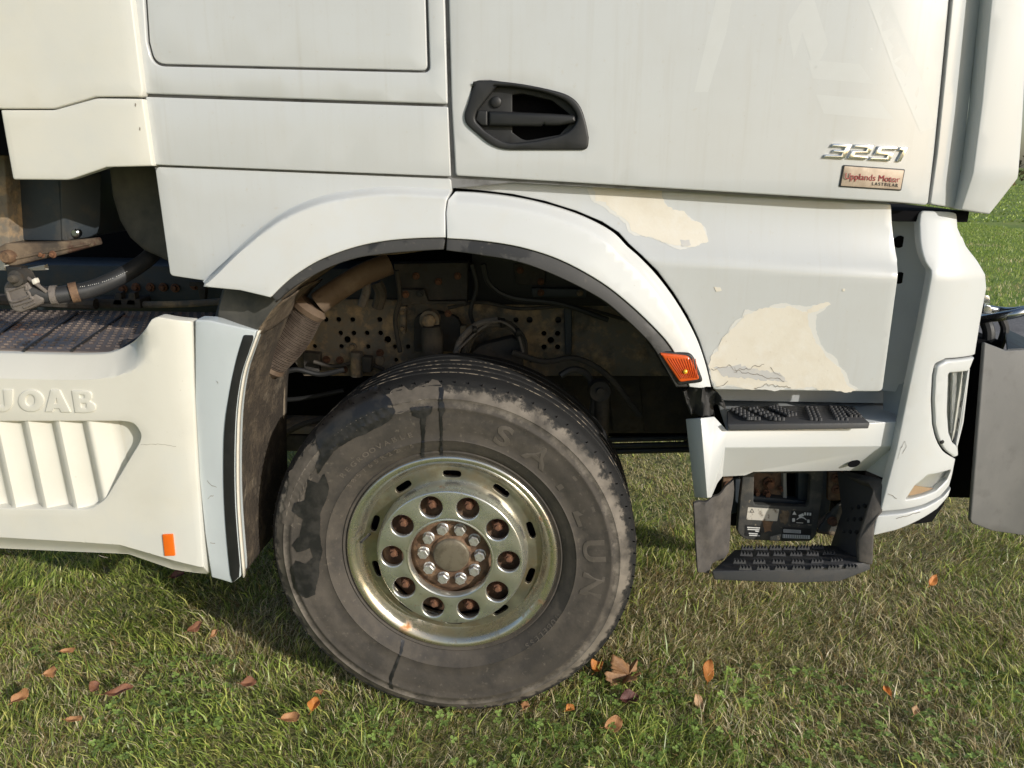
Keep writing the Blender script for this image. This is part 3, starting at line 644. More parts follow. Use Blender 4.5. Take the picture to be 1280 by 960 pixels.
facets('step_end_wall', [(1104, 480, .2), (1140, 489, .085), (1128, 521, .085), (1103, 521, .15), (1140, 480, .085)], [(0, 4, 1, 2, 3)], M['paint_cool'], truck, .006, .003)
p = U(1067.5, 579.5, .055); bm = bmesh.new()
bmesh.ops.create_circle(bm, cap_ends=True, segments=24, radius=1)
o = bm_obj('step_drain', bm, M['blackdeep'], step); o.location = U(1067.5, 579.5, .052); o.scale = (.017, .009, 1); o.rotation_euler = (R(58), R(-22), 0)
panel('sealing_flap', catmull([(854, 490), (862, 485.5), (876, 484.5), (890, 487), (900, 494), (906, 504), (909, 514.5)], 4) + catmull([(909, 514.5), (903, 509), (896, 506), (892, 509), (894, 521)], 3)[1:] + [(880, 521), (864, 519)], lambda x, z: .03 + .012*math.sin(120*x+25*z) + .006*math.sin(260*x), M['rubber'], truck, .03, .004, .008, smooth=60)
ztr = zf + .014
td = facets('step_tread', [G(914, 511, ztr), G(925, 507.5, ztr), G(1056, 506.5, ztr), G(1066, 510, ztr), (1087.5, 528.5, -.006), (909.5, 530.5, -.008), (1085.5, 535.7, -.008), (912, 538.6, -.01), G(909, 514, ztr)],
            [(8, 0, 1, 2, 3, 4, 5), (5, 4, 6, 7)], M['stepblack'], truck, .006, .003)
def stud_strip(a, b, nrow, ncol, w, h=.011):
    """rows of rubber studs from px point a (on the tread) to b"""
    bm = bmesh.new(); A = G(a[0], a[1], ztr); B = G(b[0], b[1], ztr); d = (B-A); dn = d.normalized(); s = Vector((dn.y, -dn.x, 0))
    for i in range(nrow):
        for j in range(ncol):
            c = A + d*(i+.5)/nrow + s*((j-(ncol-1)/2)*w); c.y = max(c.y, .012)
            r = bmesh.ops.create_cone(bm, cap_ends=True, segments=8, radius1=w*.5, radius2=w*.36, depth=h)
            bmesh.ops.translate(bm, verts=r['verts'], vec=(c.x, c.y, ztr+h/2+.001))
    return bm_obj('stud_strip', bm, M['stepblack'], td, 30)
for a, b in (((918, 512), (948, 529)), ((938, 511), (978, 528)), ((964, 509.5), (992, 521)), ((1013, 510), (1020, 527)), ((1043, 510), (1053, 527)), ((1058, 511), (1070, 523))):
    stud_strip(a, b, 6, 3, .0115, .008)
# lower step
ls = facets('lower_step', [(918, 687, .17), (1040, 681, .17), (1072, 697, .04), (1088, 702.5, .0), (890, 714, -.01), (990, 712.5, -.02), (1088, 712, .0), (1050, 727, -.012), (990, 729, -.018), (893, 725, -.012)],
            [(0, 1, 2, 3, 5, 4), (4, 5, 8, 9), (5, 3, 6, 7, 8)], M['stepblack'], truck, .012, .003)
zls = U(990, 712.5, -.02).z
def cleat_mesh(w=.036, d=.011, h=.011):
    me = bpy.data.meshes.new('tread_cleat'); pr = [(-w/2, 0)]
    n = 4
    for i in range(n): pr += [(-w/2+w*(i+.15)/n, h*.45), (-w/2+w*(i+.35)/n, h), (-w/2+w*(i+.65)/n, h), (-w/2+w*(i+.85)/n, h*.45)]
    pr += [(w/2, 0)]; k = len(pr)
    V = [(x, -d/2, z) for x, z in pr] + [(x*.92, d/2, z*.95) for x, z in pr]
    Fs = [tuple(range(k-1, -1, -1)), tuple(range(k, 2*k))] + [(i, i+1, k+i+1, k+i) for i in range(k-1)]
    me.from_pydata(V, [], Fs); me.materials.append(M['stepblack']); return me
cm = cleat_mesh()
for (ya, xl, xr, n, sh) in ((686.5, 925, 1030, 6, 0), (694, 918, 1042, 6, 4), (703.5, 913, 1058, 6, -1), (711.5, 917, 1072, 7, 3)):
    for i in range(n):
        q = G(xl + (xr-xl)*(i+.5)/n + sh, ya + (-.0 if i < n*.6 else -2.5*(i-n*.6)/n*2), zls + .004)
        o = bpy.data.objects.new('tread_cleat', cm); col.objects.link(o); o.parent = ls; o.location = q; o.rotation_euler = (0, 0, random.uniform(-.04, .04))
# grey rubber side flap
xfl = xw(868, 660)
def flapY(x, z): return -.012 + .75*max(0, x-xfl-.025) + .004*math.sin(150*x+3*math.sin(9*z)) + .003*math.sin(38*z+60*x)
panel('step_side_flap', [(867, 629, 2), (882, 628), (897, 620), (909, 607), (917, 600), (918, 612), (914, 640), (913, 670), (911.5, 690), (902, 701), (890, 705.5), (886, 717.5, 2), (872, 715.5, 2), (869, 670)], flapY, M['stepgrey'], truck, .012, .002, .012)
# right-hand side of the step well
facets('step_side_panel', [(1046, 589, .21), (1100, 606, .045), (1074, 680, .05), (1073, 702, .03), (1038, 682, .18), (1052, 640, .19), (1092, 628, .05)], [(0, 1, 6, 5), (5, 6, 2, 3, 4)], M['stepblack'], truck, .006, .002)
facets('step_side_frame', [(1052, 587, .19), (1112, 600, .03), (1103, 640, .0), (1093, 652, -.004), (1091, 707, -.008), (1072, 702.5, -.004), (1071, 678, .006), (1085, 632, .015), (1091, 613, .025), (1085, 604.5, .05), (1056, 596, .18)],
       [(0, 1, 8, 9, 10), (1, 2, 7, 8), (2, 3, 6, 7), (3, 4, 5, 6)], M['stepgrey'], truck, .022, .005)
for k in range(3):
    a, b = U(1062+k*-5, 635+k*14, .17-k*.002), U(1086-k*5, 630+k*17, .06)
    for t in (.2, .5, .8):
        q = a.lerp(b, t); bolt('panel_stud', (q.x-.004, q.y-.006, q.z), .005, .006, M['blackprint'], truck, 1.2)
# centre bracket with the square window
br = panel('step_bracket', [(929, 588), (1030, 586), (1028, 620), (1021, 668), (1014, 677, 5), (975, 677), (930, 674.5, 6), (921.5, 665, 4), (925, 625)], .205, M['bracket'], truck, .02, .004, None,
           holes=[[(943, 592, 3), (1014, 592, 5), (1011, 634, 6), (942, 631, 5)]])
panel('bracket_web', [(938, 620), (1020, 628), (1018, 640), (936, 640)], .25, M['slate'], br, .03, .003)
panel('bracket_web', [(998, 588), (1018, 588), (1016, 640), (998, 636)], .26, M['slate'], br, .03, .003)
panel('hanger_plate', [(935, 585), (979, 586), (978, 626), (952, 622), (938, 612)], .28, M['hubrust'], truck, .02, .003)
for (x, y, r) in ((961, 604, .0135), (958, 616, .009), (945, 614.5, .008), (975, 610, .005)):
    q = U(x, y, .27); bolt('hanger_bolt', q, r, .02, M['rustbolt'], br, 1.35)
panel('bracket_web', [(979, 586), (983, 586), (984, 622), (979, 626)], .262, M['greylight'], br, .02, .002)
box('bracket_void', (xw(915, 600, .36), .36, zw(970, 660, .36)), (xw(1060, 600, .36), 1.6, zw(970, 585, .36)+.1), M['blackdeep'], truck, .01)
panel('warning_label', [(935, 634, 1), (974, 636.5, 1), (971.5, 651.5, 1), (933, 649.5, 1)], .204, M['label'], br, .0006, 0)
panel('warning_label', [(989, 638, 1), (1016, 639.5, 1), (1014, 655.5, 1), (987.5, 654.5, 1)], .204, M['blackprint'], br, .0006, 0)
panel('data_label', [(978, 658, 1), (1014.5, 661, 1), (1013.5, 675, 1), (977, 672.5, 1)], .204, M['blackprint'], br, .0006, 0)
panel('data_label', [(931.5, 656.5, 1), (951, 657.5, 1), (950.5, 671.5, 1), (931, 670, 1)], .204, M['blackprint'], br, .0006, 0)
for (x0, x1, y0, y1) in ((979.5, 1001, 661.5, 665.5), (978.5, 1012.5, 668, 672.5)):
    panel('barcode_strip', [(x0, y0), (x1, y0+1.3), (x1, y1+1.3), (x0, y1)], .2035, M['whiteprint'], br, .0004, 0)
    for i in range(14):
        xx = x0+1+(x1-x0-2)*i/14; panel('barcode_bar', [(xx, y0+.3+1.3*i/14), (xx+.55, y0+.3+1.3*i/14), (xx+.55, y1-.3+1.3*i/14), (xx, y1-.3+1.3*i/14)], .203, M['blackprint'], br, .0002, 0)
for (x0, x1, y) in ((934, 950, 658.6), (934.5, 949.5, 661), (944, 949, 663.2), (936, 947.5, 666), (936.5, 950, 668.4)):
    panel('label_print', [(x0, y), (x1, y+.8), (x1, y+2.1), (x0, y+1.3)], .2033, M['whiteprint'], br, .0003, 0)
def tri(cx, cy, s, m, Y): panel('label_print', [(cx, cy-s), (cx+s, cy+s*.75), (cx-s, cy+s*.75)], Y, m, br, .0003, 0)
tri(993, 641.5, 2.6, M['whiteprint'], .2033); tri(940, 638.5, 3, M['blackprint'], .2033); tri(940, 638.8, 2, M['label'], .2029)
for (x, y, w, h) in ((992, 650, 3.5, 4.5), (1010.5, 651.5, 3, 4)):
    panel('label_print', [(x-w/2, y-h/2, 1), (x+w/2, y-h/2, 1), (x+w/2, y+h/2, 1), (x-w/2, y+h/2, 1)], .2033, M['whiteprint'], br, .0003, 0)
arc = [(996, 650), (999, 648), (1002, 647.4), (1005, 648.2), (1008, 650.5)]
panel('label_print', arc + [(x, y-1.3) for x, y in arc[::-1]], .2033, M['whiteprint'], br, .0003, 0)
for i, x in enumerate((1006.5, 1009.8, 1013)):
    panel('label_print', [(x-1.1, 640.5+i*.2), (x+1.1, 640.7+i*.2), (x+.8, 644.2+i*.2), (x-1.3, 644+i*.2)], .2033, M['whiteprint'], br, .0003, 0)
panel('label_print', [(998, 644), (1004, 641.5), (1005, 645), (999, 647)], .2033, M['whiteprint'], br, .0003, 0)
panel('label_print', [(995.5, 653), (1004, 653.4), (1004, 654.1), (995.5, 653.7)], .2033, M['whiteprint'], br, .0003, 0)
panel('rust_spot', jag([(953, 651), (966, 652), (964, 664), (955, 665)], 3, 1.2, 4), .2042, M['hubrust'], br, .0004, 0)
panel('mud_spot', jag([(976, 637), (986, 638), (985, 655), (975, 654)], 3, 1.5, 5), .2042, M['dirt'], br, .0008, 0)
# bolted hanger straps left and right
for (x0, x1, ys) in ((904, 917, (607, 615.5)), (1036, 1054, (597.5, 612))):
    st = panel('hanger_strap', [(x0, 590), (x1, 589), (x1-2, 622), (x1-4, 626, 3), (x0-1, 626, 3)], .225, M['hubrust'], truck, .015, .003)
    for y in ys:
        q = U((x0+x1)/2, y, .22); bolt('strap_bolt', q, .0085, .012, M['rustbolt'], st, 1.7)
panel('hanger_strap', [(908, 600), (926, 596), (924, 640), (908, 645)], .26, M['slate'], truck, .02, .003)
panel('step_post', [(1029, 588), (1042, 588), (1037, 640), (1024, 650)], .24, M['slate'], truck, .05, .003)
ear = panel('broken_bracket', jag([(1046, 634), (1056, 625), (1058, 631), (1055, 650), (1051, 668), (1044, 672), (1022, 665), (1030, 657), (1036, 648)], 5, .8, 2), .2, M['bracket'], truck, .01, .003)
q = U(1040, 651, .19); bolt('bracket_bolt', q, .0115, .016, M['rustbolt'], ear, 1.2, 12)
tube('bracket_rod', [U(1022, 663, .21), U(1050, 668, .2)], .008, M['dirt'], truck, 8)

# ---- grey front bumper plate ahead of the cab corner, tube and hoses
gp = facets('front_bumper_plate', [(1232, 428, .10), (1258, 438, .16), (1252, 655, .16), (1214, 650, .10), (1300, 436, .18), (1296, 672, .18), (1216, 655, .10), (1240, 664, .16), (1400, 432, .22), (1400, 690, .22)],
            [(0, 3, 2, 1), (1, 2, 5, 4), (3, 6, 7, 2), (2, 7, 5), (4, 5, 9, 8)], M['grey'], truck, .012, .004)
facets('bumper_top_flange', [(1258, 438.5, .165), (1300, 436.5, .185), (1400, 432, .225), (1400, 470, .5), (1300, 433, .48), (1255, 412, .48)], [(0, 1, 4, 5), (1, 2, 3, 4)], M['slate'], truck, .006, .002)
tube('front_guard_tube', [U(1215, 400, .42), U(1240, 397, .34), U(1262, 393.5, .3), U(1285, 388, .3), U(1330, 376, .36)], .0135, M['tube'], truck, 14)
tube('front_guard_tube', [U(1232, 385, .5), U(1250, 388, .5), U(1268, 388.5, .45), U(1290, 385, .4)], .012, M['tube'], truck, 12)
tube('air_hose', [U(1230, 398, .4), U(1236, 415, .38), U(1234, 440, .38), U(1230, 470, .4)], .017, M['hose'], truck, 10)
tube('air_hose', [U(1252, 398, .42), U(1256, 412, .42), U(1250, 432, .42), U(1243, 450, .42)], .012, M['hose'], truck, 10)
box('front_void', (xw(1190, 520, .33), .36, .62), (xw(1236, 520, .36), 2.2, zw(1220, 425, .36)), M['blackdeep'], truck, .01)
for (y0, y1, w) in ((368, 380, 7), (380, 392, 9)):
    panel('tube_clamp', [(1230, y0), (1230+w, y0+2), (1232+w, y1), (1229, y1)], .4, M['tube'], truck, .02, .003)

# ---- wheel
WC = U(562.5, 693.5, .087); STEER = R(-2.5)
wheel = bpy.data.objects.new('front_wheel', None); col.objects.link(wheel); wheel.parent = truck
wheel.location = (WC.x, 0, WC.z); wheel.rotation_euler = (0, 0, STEER)
TR = .541
print('wheel centre', WC, 'tyre radius', TR)
k = TR/.53
tp = [(.290, .13), (.300, .112), (.309, .098), (.316, .089), (.322, .085), (.326, .088), (.330, .083), (.345, .072), (.362, .064), (.366, .0605), (.370, .0635), (.39, .057), (.41, .0525), (.432, .050), (.448, .0505), (.453, .0475), (.458, .0475), (.462, .0515), (.475, .054), (.480, .0515), (.484, .0555), (.497, .062), (.507, .069), (.512, .070), (.514, .074), (.520, .081), (.5245, .089), (.527, .098), (.5285, .112)]
side = [(r*k if r > .37 else r, y) for r, y in tp]
tread = []
gy = [.145, .19, .235, .28, .325]
y = .112
for g in gy:
    tread += [(TR, g-.006), (TR-.002, g-.0055), (TR-.013, g-.003), (TR-.013, g+.003), (TR-.002, g+.0055), (TR, g+.006)]
back = [(TR-.001, .36), (.527*k, .375), (.5*k, .41), (.43*k, .425), (.36, .41), (.3, .36)]
lathe('tyre', side + tread + back, M['tyre'], wheel, 160, smooth=50)
M['groove'] = mat('dusty_groove_edge', (.015, .014, .013), .8, layers=[((.3, .25, .19), .9, 40, .5, .58, .9)])
for g in gy[:4]:
    lathe('groove_edge', [(TR-.001, g-.0085), (TR+.0012, g-.0075), (TR+.001, g-.006), (TR-.004, g-.0055)], M['groove'], wheel, 160)
# shoulder sipes
bm = bmesh.new()
for i in range(90):
    a = 2*math.pi*i/90
    Mx = Matrix.Rotation(-a, 4, 'Y') @ Matrix.Translation((.519*k, .0785, 0)) @ Matrix.Rotation(R(52), 4, 'Z')
    bmesh.ops.create_cube(bm, size=1, matrix=Mx @ Matrix.Diagonal((.003, .012, .0022, 1)))
o = bm_obj('shoulder_sipes', bm, M['blackdeep'], wheel); o['kind'] = 'stuff'
def tyreY(r):
    return float(np.interp(r, [p[0] for p in side], [p[1] for p in side]))
def tyre_world(x, z):
    lx, lz = (x-WC.x)/math.cos(STEER), z-WC.z; r = math.hypot(lx, lz)
    return lx*math.sin(STEER) + min(tyreY(r), .14)*math.cos(STEER)
def sidewall(name, pts, m, seed, dy=-.0024, amp=.8, step=4):
    o = panel(name, jag(pts, step, amp, seed), tyre_world, m, None, .0003, 0, .009, dy=dy)
    mw = Matrix.Translation(wheel.location) @ Matrix.Rotation(STEER, 4, 'Z')
    o.data.transform(mw.inverted()); o.parent = wheel; return o
sidewall('wet_patch', [(400, 592), (412, 570), (440, 548), (468, 536), (488, 527), (492, 515), (486, 498), (474, 482), (452, 490), (425, 506), (405, 522), (396, 540), (396, 552), (402, 565), (392, 580)], M['wet'], 1)
sidewall('wet_patch', [(384, 600), (396, 604), (404, 592), (410, 610), (402, 640), (399, 668), (404, 690), (399, 720), (394, 742), (380, 746), (368, 734), (362, 712), (370, 700), (384, 704), (392, 696), (388, 686), (370, 690), (364, 680), (378, 672), (378, 650), (364, 640), (370, 628), (384, 624)], M['wet'], 2)
sidewall('wet_patch', [(513, 509), (541, 507), (539, 517), (533, 520), (531, 545), (530, 574), (526.5, 574), (527.5, 545), (526, 523), (516, 519)], M['wet'], 3, amp=.8, step=3)
sidewall('wet_patch', [(549, 484), (555, 484), (554, 500), (557, 512), (553, 520), (554, 574), (550, 574), (551, 540), (549, 510)], M['wet'], 4, amp=.6, step=3)
sidewall('wet_patch', [(506, 800), (503, 815), (490, 850), (492, 862), (488, 860), (487, 846), (500, 815), (502, 798)], M['wet'], 5, amp=.4, step=3)
sidewall('scuffed_dust', [(478, 492), (505, 484), (540, 478), (552, 484), (545, 496), (525, 500), (512, 512), (490, 516), (486, 505)], M['dirt' if False else 'tyretext'], 6, dy=-.0009, amp=2)
sidewall('scuffed_dust', [(398, 548), (392, 560), (388, 590), (380, 620), (362, 660), (352, 655), (360, 610), (374, 575), (390, 550)], M['tyretext'], 7, dy=-.0009, amp=2.5)
# raised name on the sidewall, twice round
def arc_text(s, r, a0, a1, h, m):
    n = len(s)
    for i, ch in enumerate(s):
        a = a0 + (a1-a0)*(i+.5)/n
        me = text_mesh(ch, h*1.38, .0007, bold=.002 if h > .03 else .0003)
        # text plane x right, y up, z out -> wheel plane: x, z, -y ; top of the letter points outwards
        ro = Vector((math.sin(a), 0, math.cos(a))); ri = Vector((math.cos(a), 0, -math.sin(a)))
        Mx = Matrix((ri*1.25, ro, Vector((0, -1, 0)))).transposed().to_4x4(); Mx.translation = ro*r + Vector((0, tyreY(r)-.0005, 0))
        me.transform(Mx)
        # sit on the bulge of the sidewall
        for v in me.vertices:
            rr = math.hypot(v.co.x, v.co.z); base = v.co.y-(tyreY(r)-.0005); v.co.y = tyreY(rr)-.0006+base
        link('sidewall_letter', me, m, wheel, None)
arc_text('SAILUN', .405*k, R(14), R(106), .062, M['tyretext'])
arc_text('385/65R22.5', .352*k, R(-55), R(-15), .014, M['tyretext'])
arc_text('REGROOVABLE', .385*k, R(-52), R(-14), .015, M['tyretext'])
arc_text('TUBELESS', .352*k, R(118), R(142), .014, M['tyretext'])
# wheel cover
circ = lambda r, n, cx=0, cz=0: [(cx+r*math.cos(2*math.pi*i/n), cz+r*math.sin(2*math.pi*i/n)) for i in range(n)]
A10 = [2*math.pi*(i+.5)/10 for i in range(10)]
face_y = .062
lug = [(.170*math.sin(a), .170*math.cos(a)) for a in A10]
panel('wheel_cover', circ(.214, 96), lambda x, z: face_y, M['cover'], wheel, .006, .005, None, holes=[circ(.125, 72)] + [circ(.0325, 32, x, z) for x, z in lug], hole_thick=.012, world_xz=True)
def slot(a, r=.243, L=.027, w=.0105):
    out = []
    for i in range(20):
        t = 2*math.pi*i/20; u = L*np.sign(math.cos(t))*abs(math.cos(t))**.5; v = w*np.sign(math.sin(t))*abs(math.sin(t))**.7
        out.append(((r+v)*math.sin(a)+u*math.cos(a), (r+v)*math.cos(a)-u*math.sin(a)))
    return out
panel('slotted_ring', circ(.266, 96), lambda x, z: .118+.1*(math.hypot(x, z)-.243), M['slotring'], wheel, .004, .001, .02, holes=[circ(.222, 96)] + [slot(2*math.pi*i/10) for i in range(10)], hole_thick=.012, world_xz=True)
lathe('cover_wall', [(.2135, face_y+.004), (.2165, face_y+.012), (.2205, .085), (.2235, .106), (.2245, .122)], M['cover'], wheel, 128)
lathe('rim_ring', [(.264, .1225), (.269, .119), (.275, .108), (.283, .094), (.291, .0855), (.299, .0815), (.306, .081), (.3105, .084), (.3125, .090), (.312, .10), (.305, .11)], M['rim'], wheel, 128)
lathe('bead_gap', [(.306, .103), (.3205, .0875), (.3205, .1)], M['blackdeep'], wheel, 128)
lathe('cover_lip', [(.1195, .085), (.1195, .068), (.1215, .0625), (.125, .0605), (.1285, .0615)], M['cover'], wheel, 96)
lathe('slot_shade_ring', [(.28, .15), (.27, .17), (.22, .17)], M['blackdeep'], wheel, 64)  # black ring puts the shade behind the slots into colour
lathe('wheel_disc', [(.221, .17), (.22, .135), (.20, .12), (.13, .108), (.128, .15)], M['hubrust'], wheel, 96)
lathe('hub', [(.135, .112), (.12, .104), (.112, .098), (.06, .096), (.058, .09), (.054, .087), (.05, .0862), (.03, .083), (0, .0825)], M['hubrust'], wheel, 72)
lathe('hub_cap', [(.0535, .0875), (.052, .083), (.048, .0805), (.03, .0785), (0, .0778)], M['hubcap'], wheel, 64)
for i, (x, z) in enumerate(lug):
    nt_ = bolt('wheel_nut', (x, .108, z), .0155, .028, M['rustbolt'], wheel, 1.35, 6, i*.5)
    lathe('stud_end', [(0, -.036), (.007, -.036), (.0085, -.034), (.0085, -.02)], M['rustbolt'], nt_, 14)
for i in range(10):
    a = 2*math.pi*(i+.5)/10
    bolt('hub_bolt', (.0835*math.sin(a), .099, 0.0835*math.cos(a)), .0165, .02, M['zinc'], wheel, 1.12, 6, i*.9)
tube('valve_stem', [(-.245, .11, .045), (-.262, .085, .035), (-.268, .082, .03)], .004, M['blackprint'], wheel, 8)

# ---- inside the wheel arch: chassis side plate, bracket, air bellows, pipes
PY = .72
hp = []
for (x, y, r) in [(407, 399.5, 4), (423, 399.5, 4), (440.5, 399.5, 4), (474.5, 399.5, 4), (391, 416, 3.6), (425.5, 416.5, 3.8), (442, 416.5, 3.8), (458.5, 416.5, 3.8), (475.5, 416.5, 3.8), (434, 424.5, 5.2), (484.5, 424.5, 5.2), (385, 424.5, 4), (393, 433, 3.6), (426.5, 433, 3.6), (443, 433, 3.6), (460, 433.5, 3.6), (493.5, 433.5, 3.4), (510, 433.5, 3.4), (461, 449.5, 3.4), (495, 450, 3.2), (645, 400, 4), (662, 400, 5), (698, 400, 5), (680, 417, 4), (697, 417, 4), (688.5, 425.5, 5), (680, 434, 4), (697, 434, 4), (664, 451, 3.6), (681, 451, 3.6), (698, 451, 3.6)]:
    hp.append([(x+.82*r*math.cos(2*math.pi*i/12), y+.82*r*math.sin(2*math.pi*i/12)) for i in range(12)])
cp = panel('chassis_plate', [(375, 374), (498, 375), (506, 378), (640, 374), (720, 374), (905, 380), (905, 470), (380, 470), (360, 440)], PY, M['plate'], truck, .012, .002, None, holes=hp, hole_thick=.012)
box('chassis_rail', (xw(-120, 340, .78), .76, zw(100, 392, .76)), (xw(920, 400, .76), .98, zw(100, 331, .76)), M['slate'], truck, .006)
for (x, y) in ((408, 449.5), (425, 450), (393, 450), (441, 433), (372, 433), (475, 441), (430, 462)):
    q = U(x, y, PY-.002); bolt('plate_bolt', q, .010, .018, M['rustbolt'] if x != 441 else M['plate'], cp, 1.4)
panel('plate_washer', circ(.018, 20, U(475, 450, PY).x, U(475, 450, PY).z), PY-.012, M['plate'], cp, .012, .003, world_xz=True)
tube('bump_stop', [U(446, 440, .68), U(446, 470, .68)], .022, M['plate'], truck, 14)
bk = panel('suspension_bracket', [(492, 330), (585, 328), (584, 378), (498, 376)], .6, M['dark'], truck, .06, .004)
panel('bracket_flange', [(499, 362), (530, 362), (535, 377), (582, 376), (582, 381), (499, 380)], .57, M['dark'], bk, .03, .003)
for x, y in ((507, 368), (525, 367)):
    q = U(x, y, .568); bolt('bracket_bolt', q, .008, .01, M['rustbolt' if x < 510 else 'blackprint'], bk)
tube('spring_cylinder', [U(539, 408, .55), U(540, 418, .55), U(541, 440, .55), U(541, 470, .55)], [.03, .036, .036, .036], M['dark'], truck, 20, 1)
panel('spring_mount', [(517, 395, 10), (545, 388, 14), (575, 398, 10), (580, 440), (517, 440)], .64, M['dark'], truck, .03, .006)
a = U(537, 400, .58); lathe('pivot_bush', [(0, -.03), (.018, -.03), (.022, -.026), (.023, -.012), (.033, -.01), (.034, .03)], M['plate'], truck, 24, loc=(a.x, a.y, a.z))
for i, P in enumerate(([(570, 442), (576, 425), (590, 410), (605, 402), (622, 400)], [(578, 445), (588, 420), (600, 410), (618, 405), (640, 410), (652, 428), (655, 448)], [(583, 446), (592, 424), (610, 408), (628, 401), (645, 409), (657, 426), (658, 450)], [(572, 444), (584, 418), (603, 404), (620, 398), (640, 404)])):
    tube('brake_hose', [U(x, y, .5+.015*i) for x, y in P], .011 if i < 2 else .005, M['hookgrey'] if i == 0 else M['dark'], truck, 10)
panel('axle_bracket', [(600, 432), (640, 422), (652, 428), (655, 470), (585, 470), (590, 440)], .56, M['dark'], truck, .05, .005)
box('inner_wall', (xw(590, 330, .7), .70, zw(700, 382, .7)), (xw(905, 330, .7), .74, 1.42), M['blackprint'], truck, .004)  # near-black: the arch's deep shade put into the wall colour
sh = tube('shock_absorber', [U(752, 478, .5), U(752, 520, .52), U(748, 600, .55)], [.028, .024, .03], M['dark'], truck, 16, 1)
a = U(750, 489, .47); lathe('shock_eye', [(0, -.012), (.012, -.012), (.014, 0), (.024, .0), (.034, -.006), (.036, .03)], M['dark'], truck, 28, loc=(a.x, a.y, a.z))
for y, Yd in ((548, .95), (556, .95), (563, .95)):
    tube('cross_rail', [U(700, y+3, Yd), U(905, y-2, Yd)], .012, M['slate'], truck, 8)
box('axle_beam', (WC.x-.06, .43, WC.z-.07), (WC.x+.06, 2.1, WC.z+.07), M['dark'], truck, .02)
lathe('brake_drum', [(.0, .19), (.18, .19), (.2, .21), (.2, .40), (.12, .42), (.1, .6)], M['dark'], wheel, 40)
rc = random.Random(21)
panel('subframe', [(560, 462), (905, 462), (905, 542), (560, 542)], .9, M['dark'], truck, .05, .006)
panel('subframe_rib', [(760, 470), (800, 470), (806, 540), (766, 540)], .88, M['dark'], truck, .04, .006)
for (P, r, m_, Yd) in (([(496, 338), (500, 372), (494, 400), (500, 440)], .008, 'dark', .56), ([(590, 330), (596, 360), (588, 392), (600, 420)], .007, 'hose', .55), ([(604, 330), (612, 355), (640, 372), (700, 380), (760, 400)], .009, 'hose', .52),
                       ([(560, 385), (600, 378), (650, 386), (720, 384), (800, 405)], .006, 'dark', .6), ([(455, 345), (458, 362), (452, 382)], .014, 'hookgrey', .5), ([(470, 352), (476, 366), (472, 384)], .02, 'dark', .55),
                       ([(640, 440), (680, 452), (720, 448), (760, 470), (800, 520)], .01, 'dark', .5), ([(700, 470), (716, 462), (735, 470), (742, 500), (735, 540)], .012, 'hose', .48),
                       ([(392, 452), (420, 458), (450, 452), (480, 462)], .007, 'dark', .66), ([(345, 470), (370, 462), (400, 468), (430, 462)], .009, 'blackprint', .6), ([(350, 545), (380, 530), (410, 522)], .01, 'dark', .55),
                       ([(566, 444), (580, 430), (596, 415), (612, 404)], .004, 'whiteprint' if False else 'hookgrey', .47), ([(615, 402), (630, 403), (646, 416), (654, 440)], .004, 'hookgrey', .47)):
    tube('service_line', [U(a_, b_, Yd + .012*i_) for i_, (a_, b_) in enumerate(P)], r, M[m_], truck, 8)
for (x0, y0, w_, h_, Yd, m_) in ((500, 384, 8, 34, .66, 'plate'), (642, 330, 40, 26, .68, 'dark'), (664, 360, 70, 12, .67, 'slate'), (756, 340, 46, 30, .67, 'dark'), (705, 384, 10, 60, .69, 'slate'), (575, 408, 8, 26, .62, 'plate'), (378, 440, 22, 26, .69, 'dark'), (452, 446, 12, 20, .64, 'dark')):
    panel('chassis_bracket', [(x0, y0, 2), (x0+w_, y0+rc.uniform(-2, 2), 2), (x0+w_-rc.uniform(0, 2), y0+h_, 2), (x0+rc.uniform(0, 2), y0+h_, 2)], Yd, M[m_], truck, .03, .004)
for (x, y, Yd) in ((503, 390, .655), (503, 410, .655), (650, 338, .675), (676, 352, .675), (676, 366, .665), (725, 366, .665), (765, 350, .665), (795, 362, .665), (560, 392, .59), (548, 352, .595), (572, 345, .595), (520, 345, .595)):
    bolt('chassis_bolt', U(x, y, Yd), .008, .012, M['plate' if int(x) % 2 else 'rustbolt'], truck, 1.5)
for x, y in ((592, 412), (628, 404), (646, 416)):
    a_, b_ = U(x-2, y, .495), U(x+3, y-1, .5); tube('cable_tie', [a_, b_], .015, M['blackprint'], truck, 12)
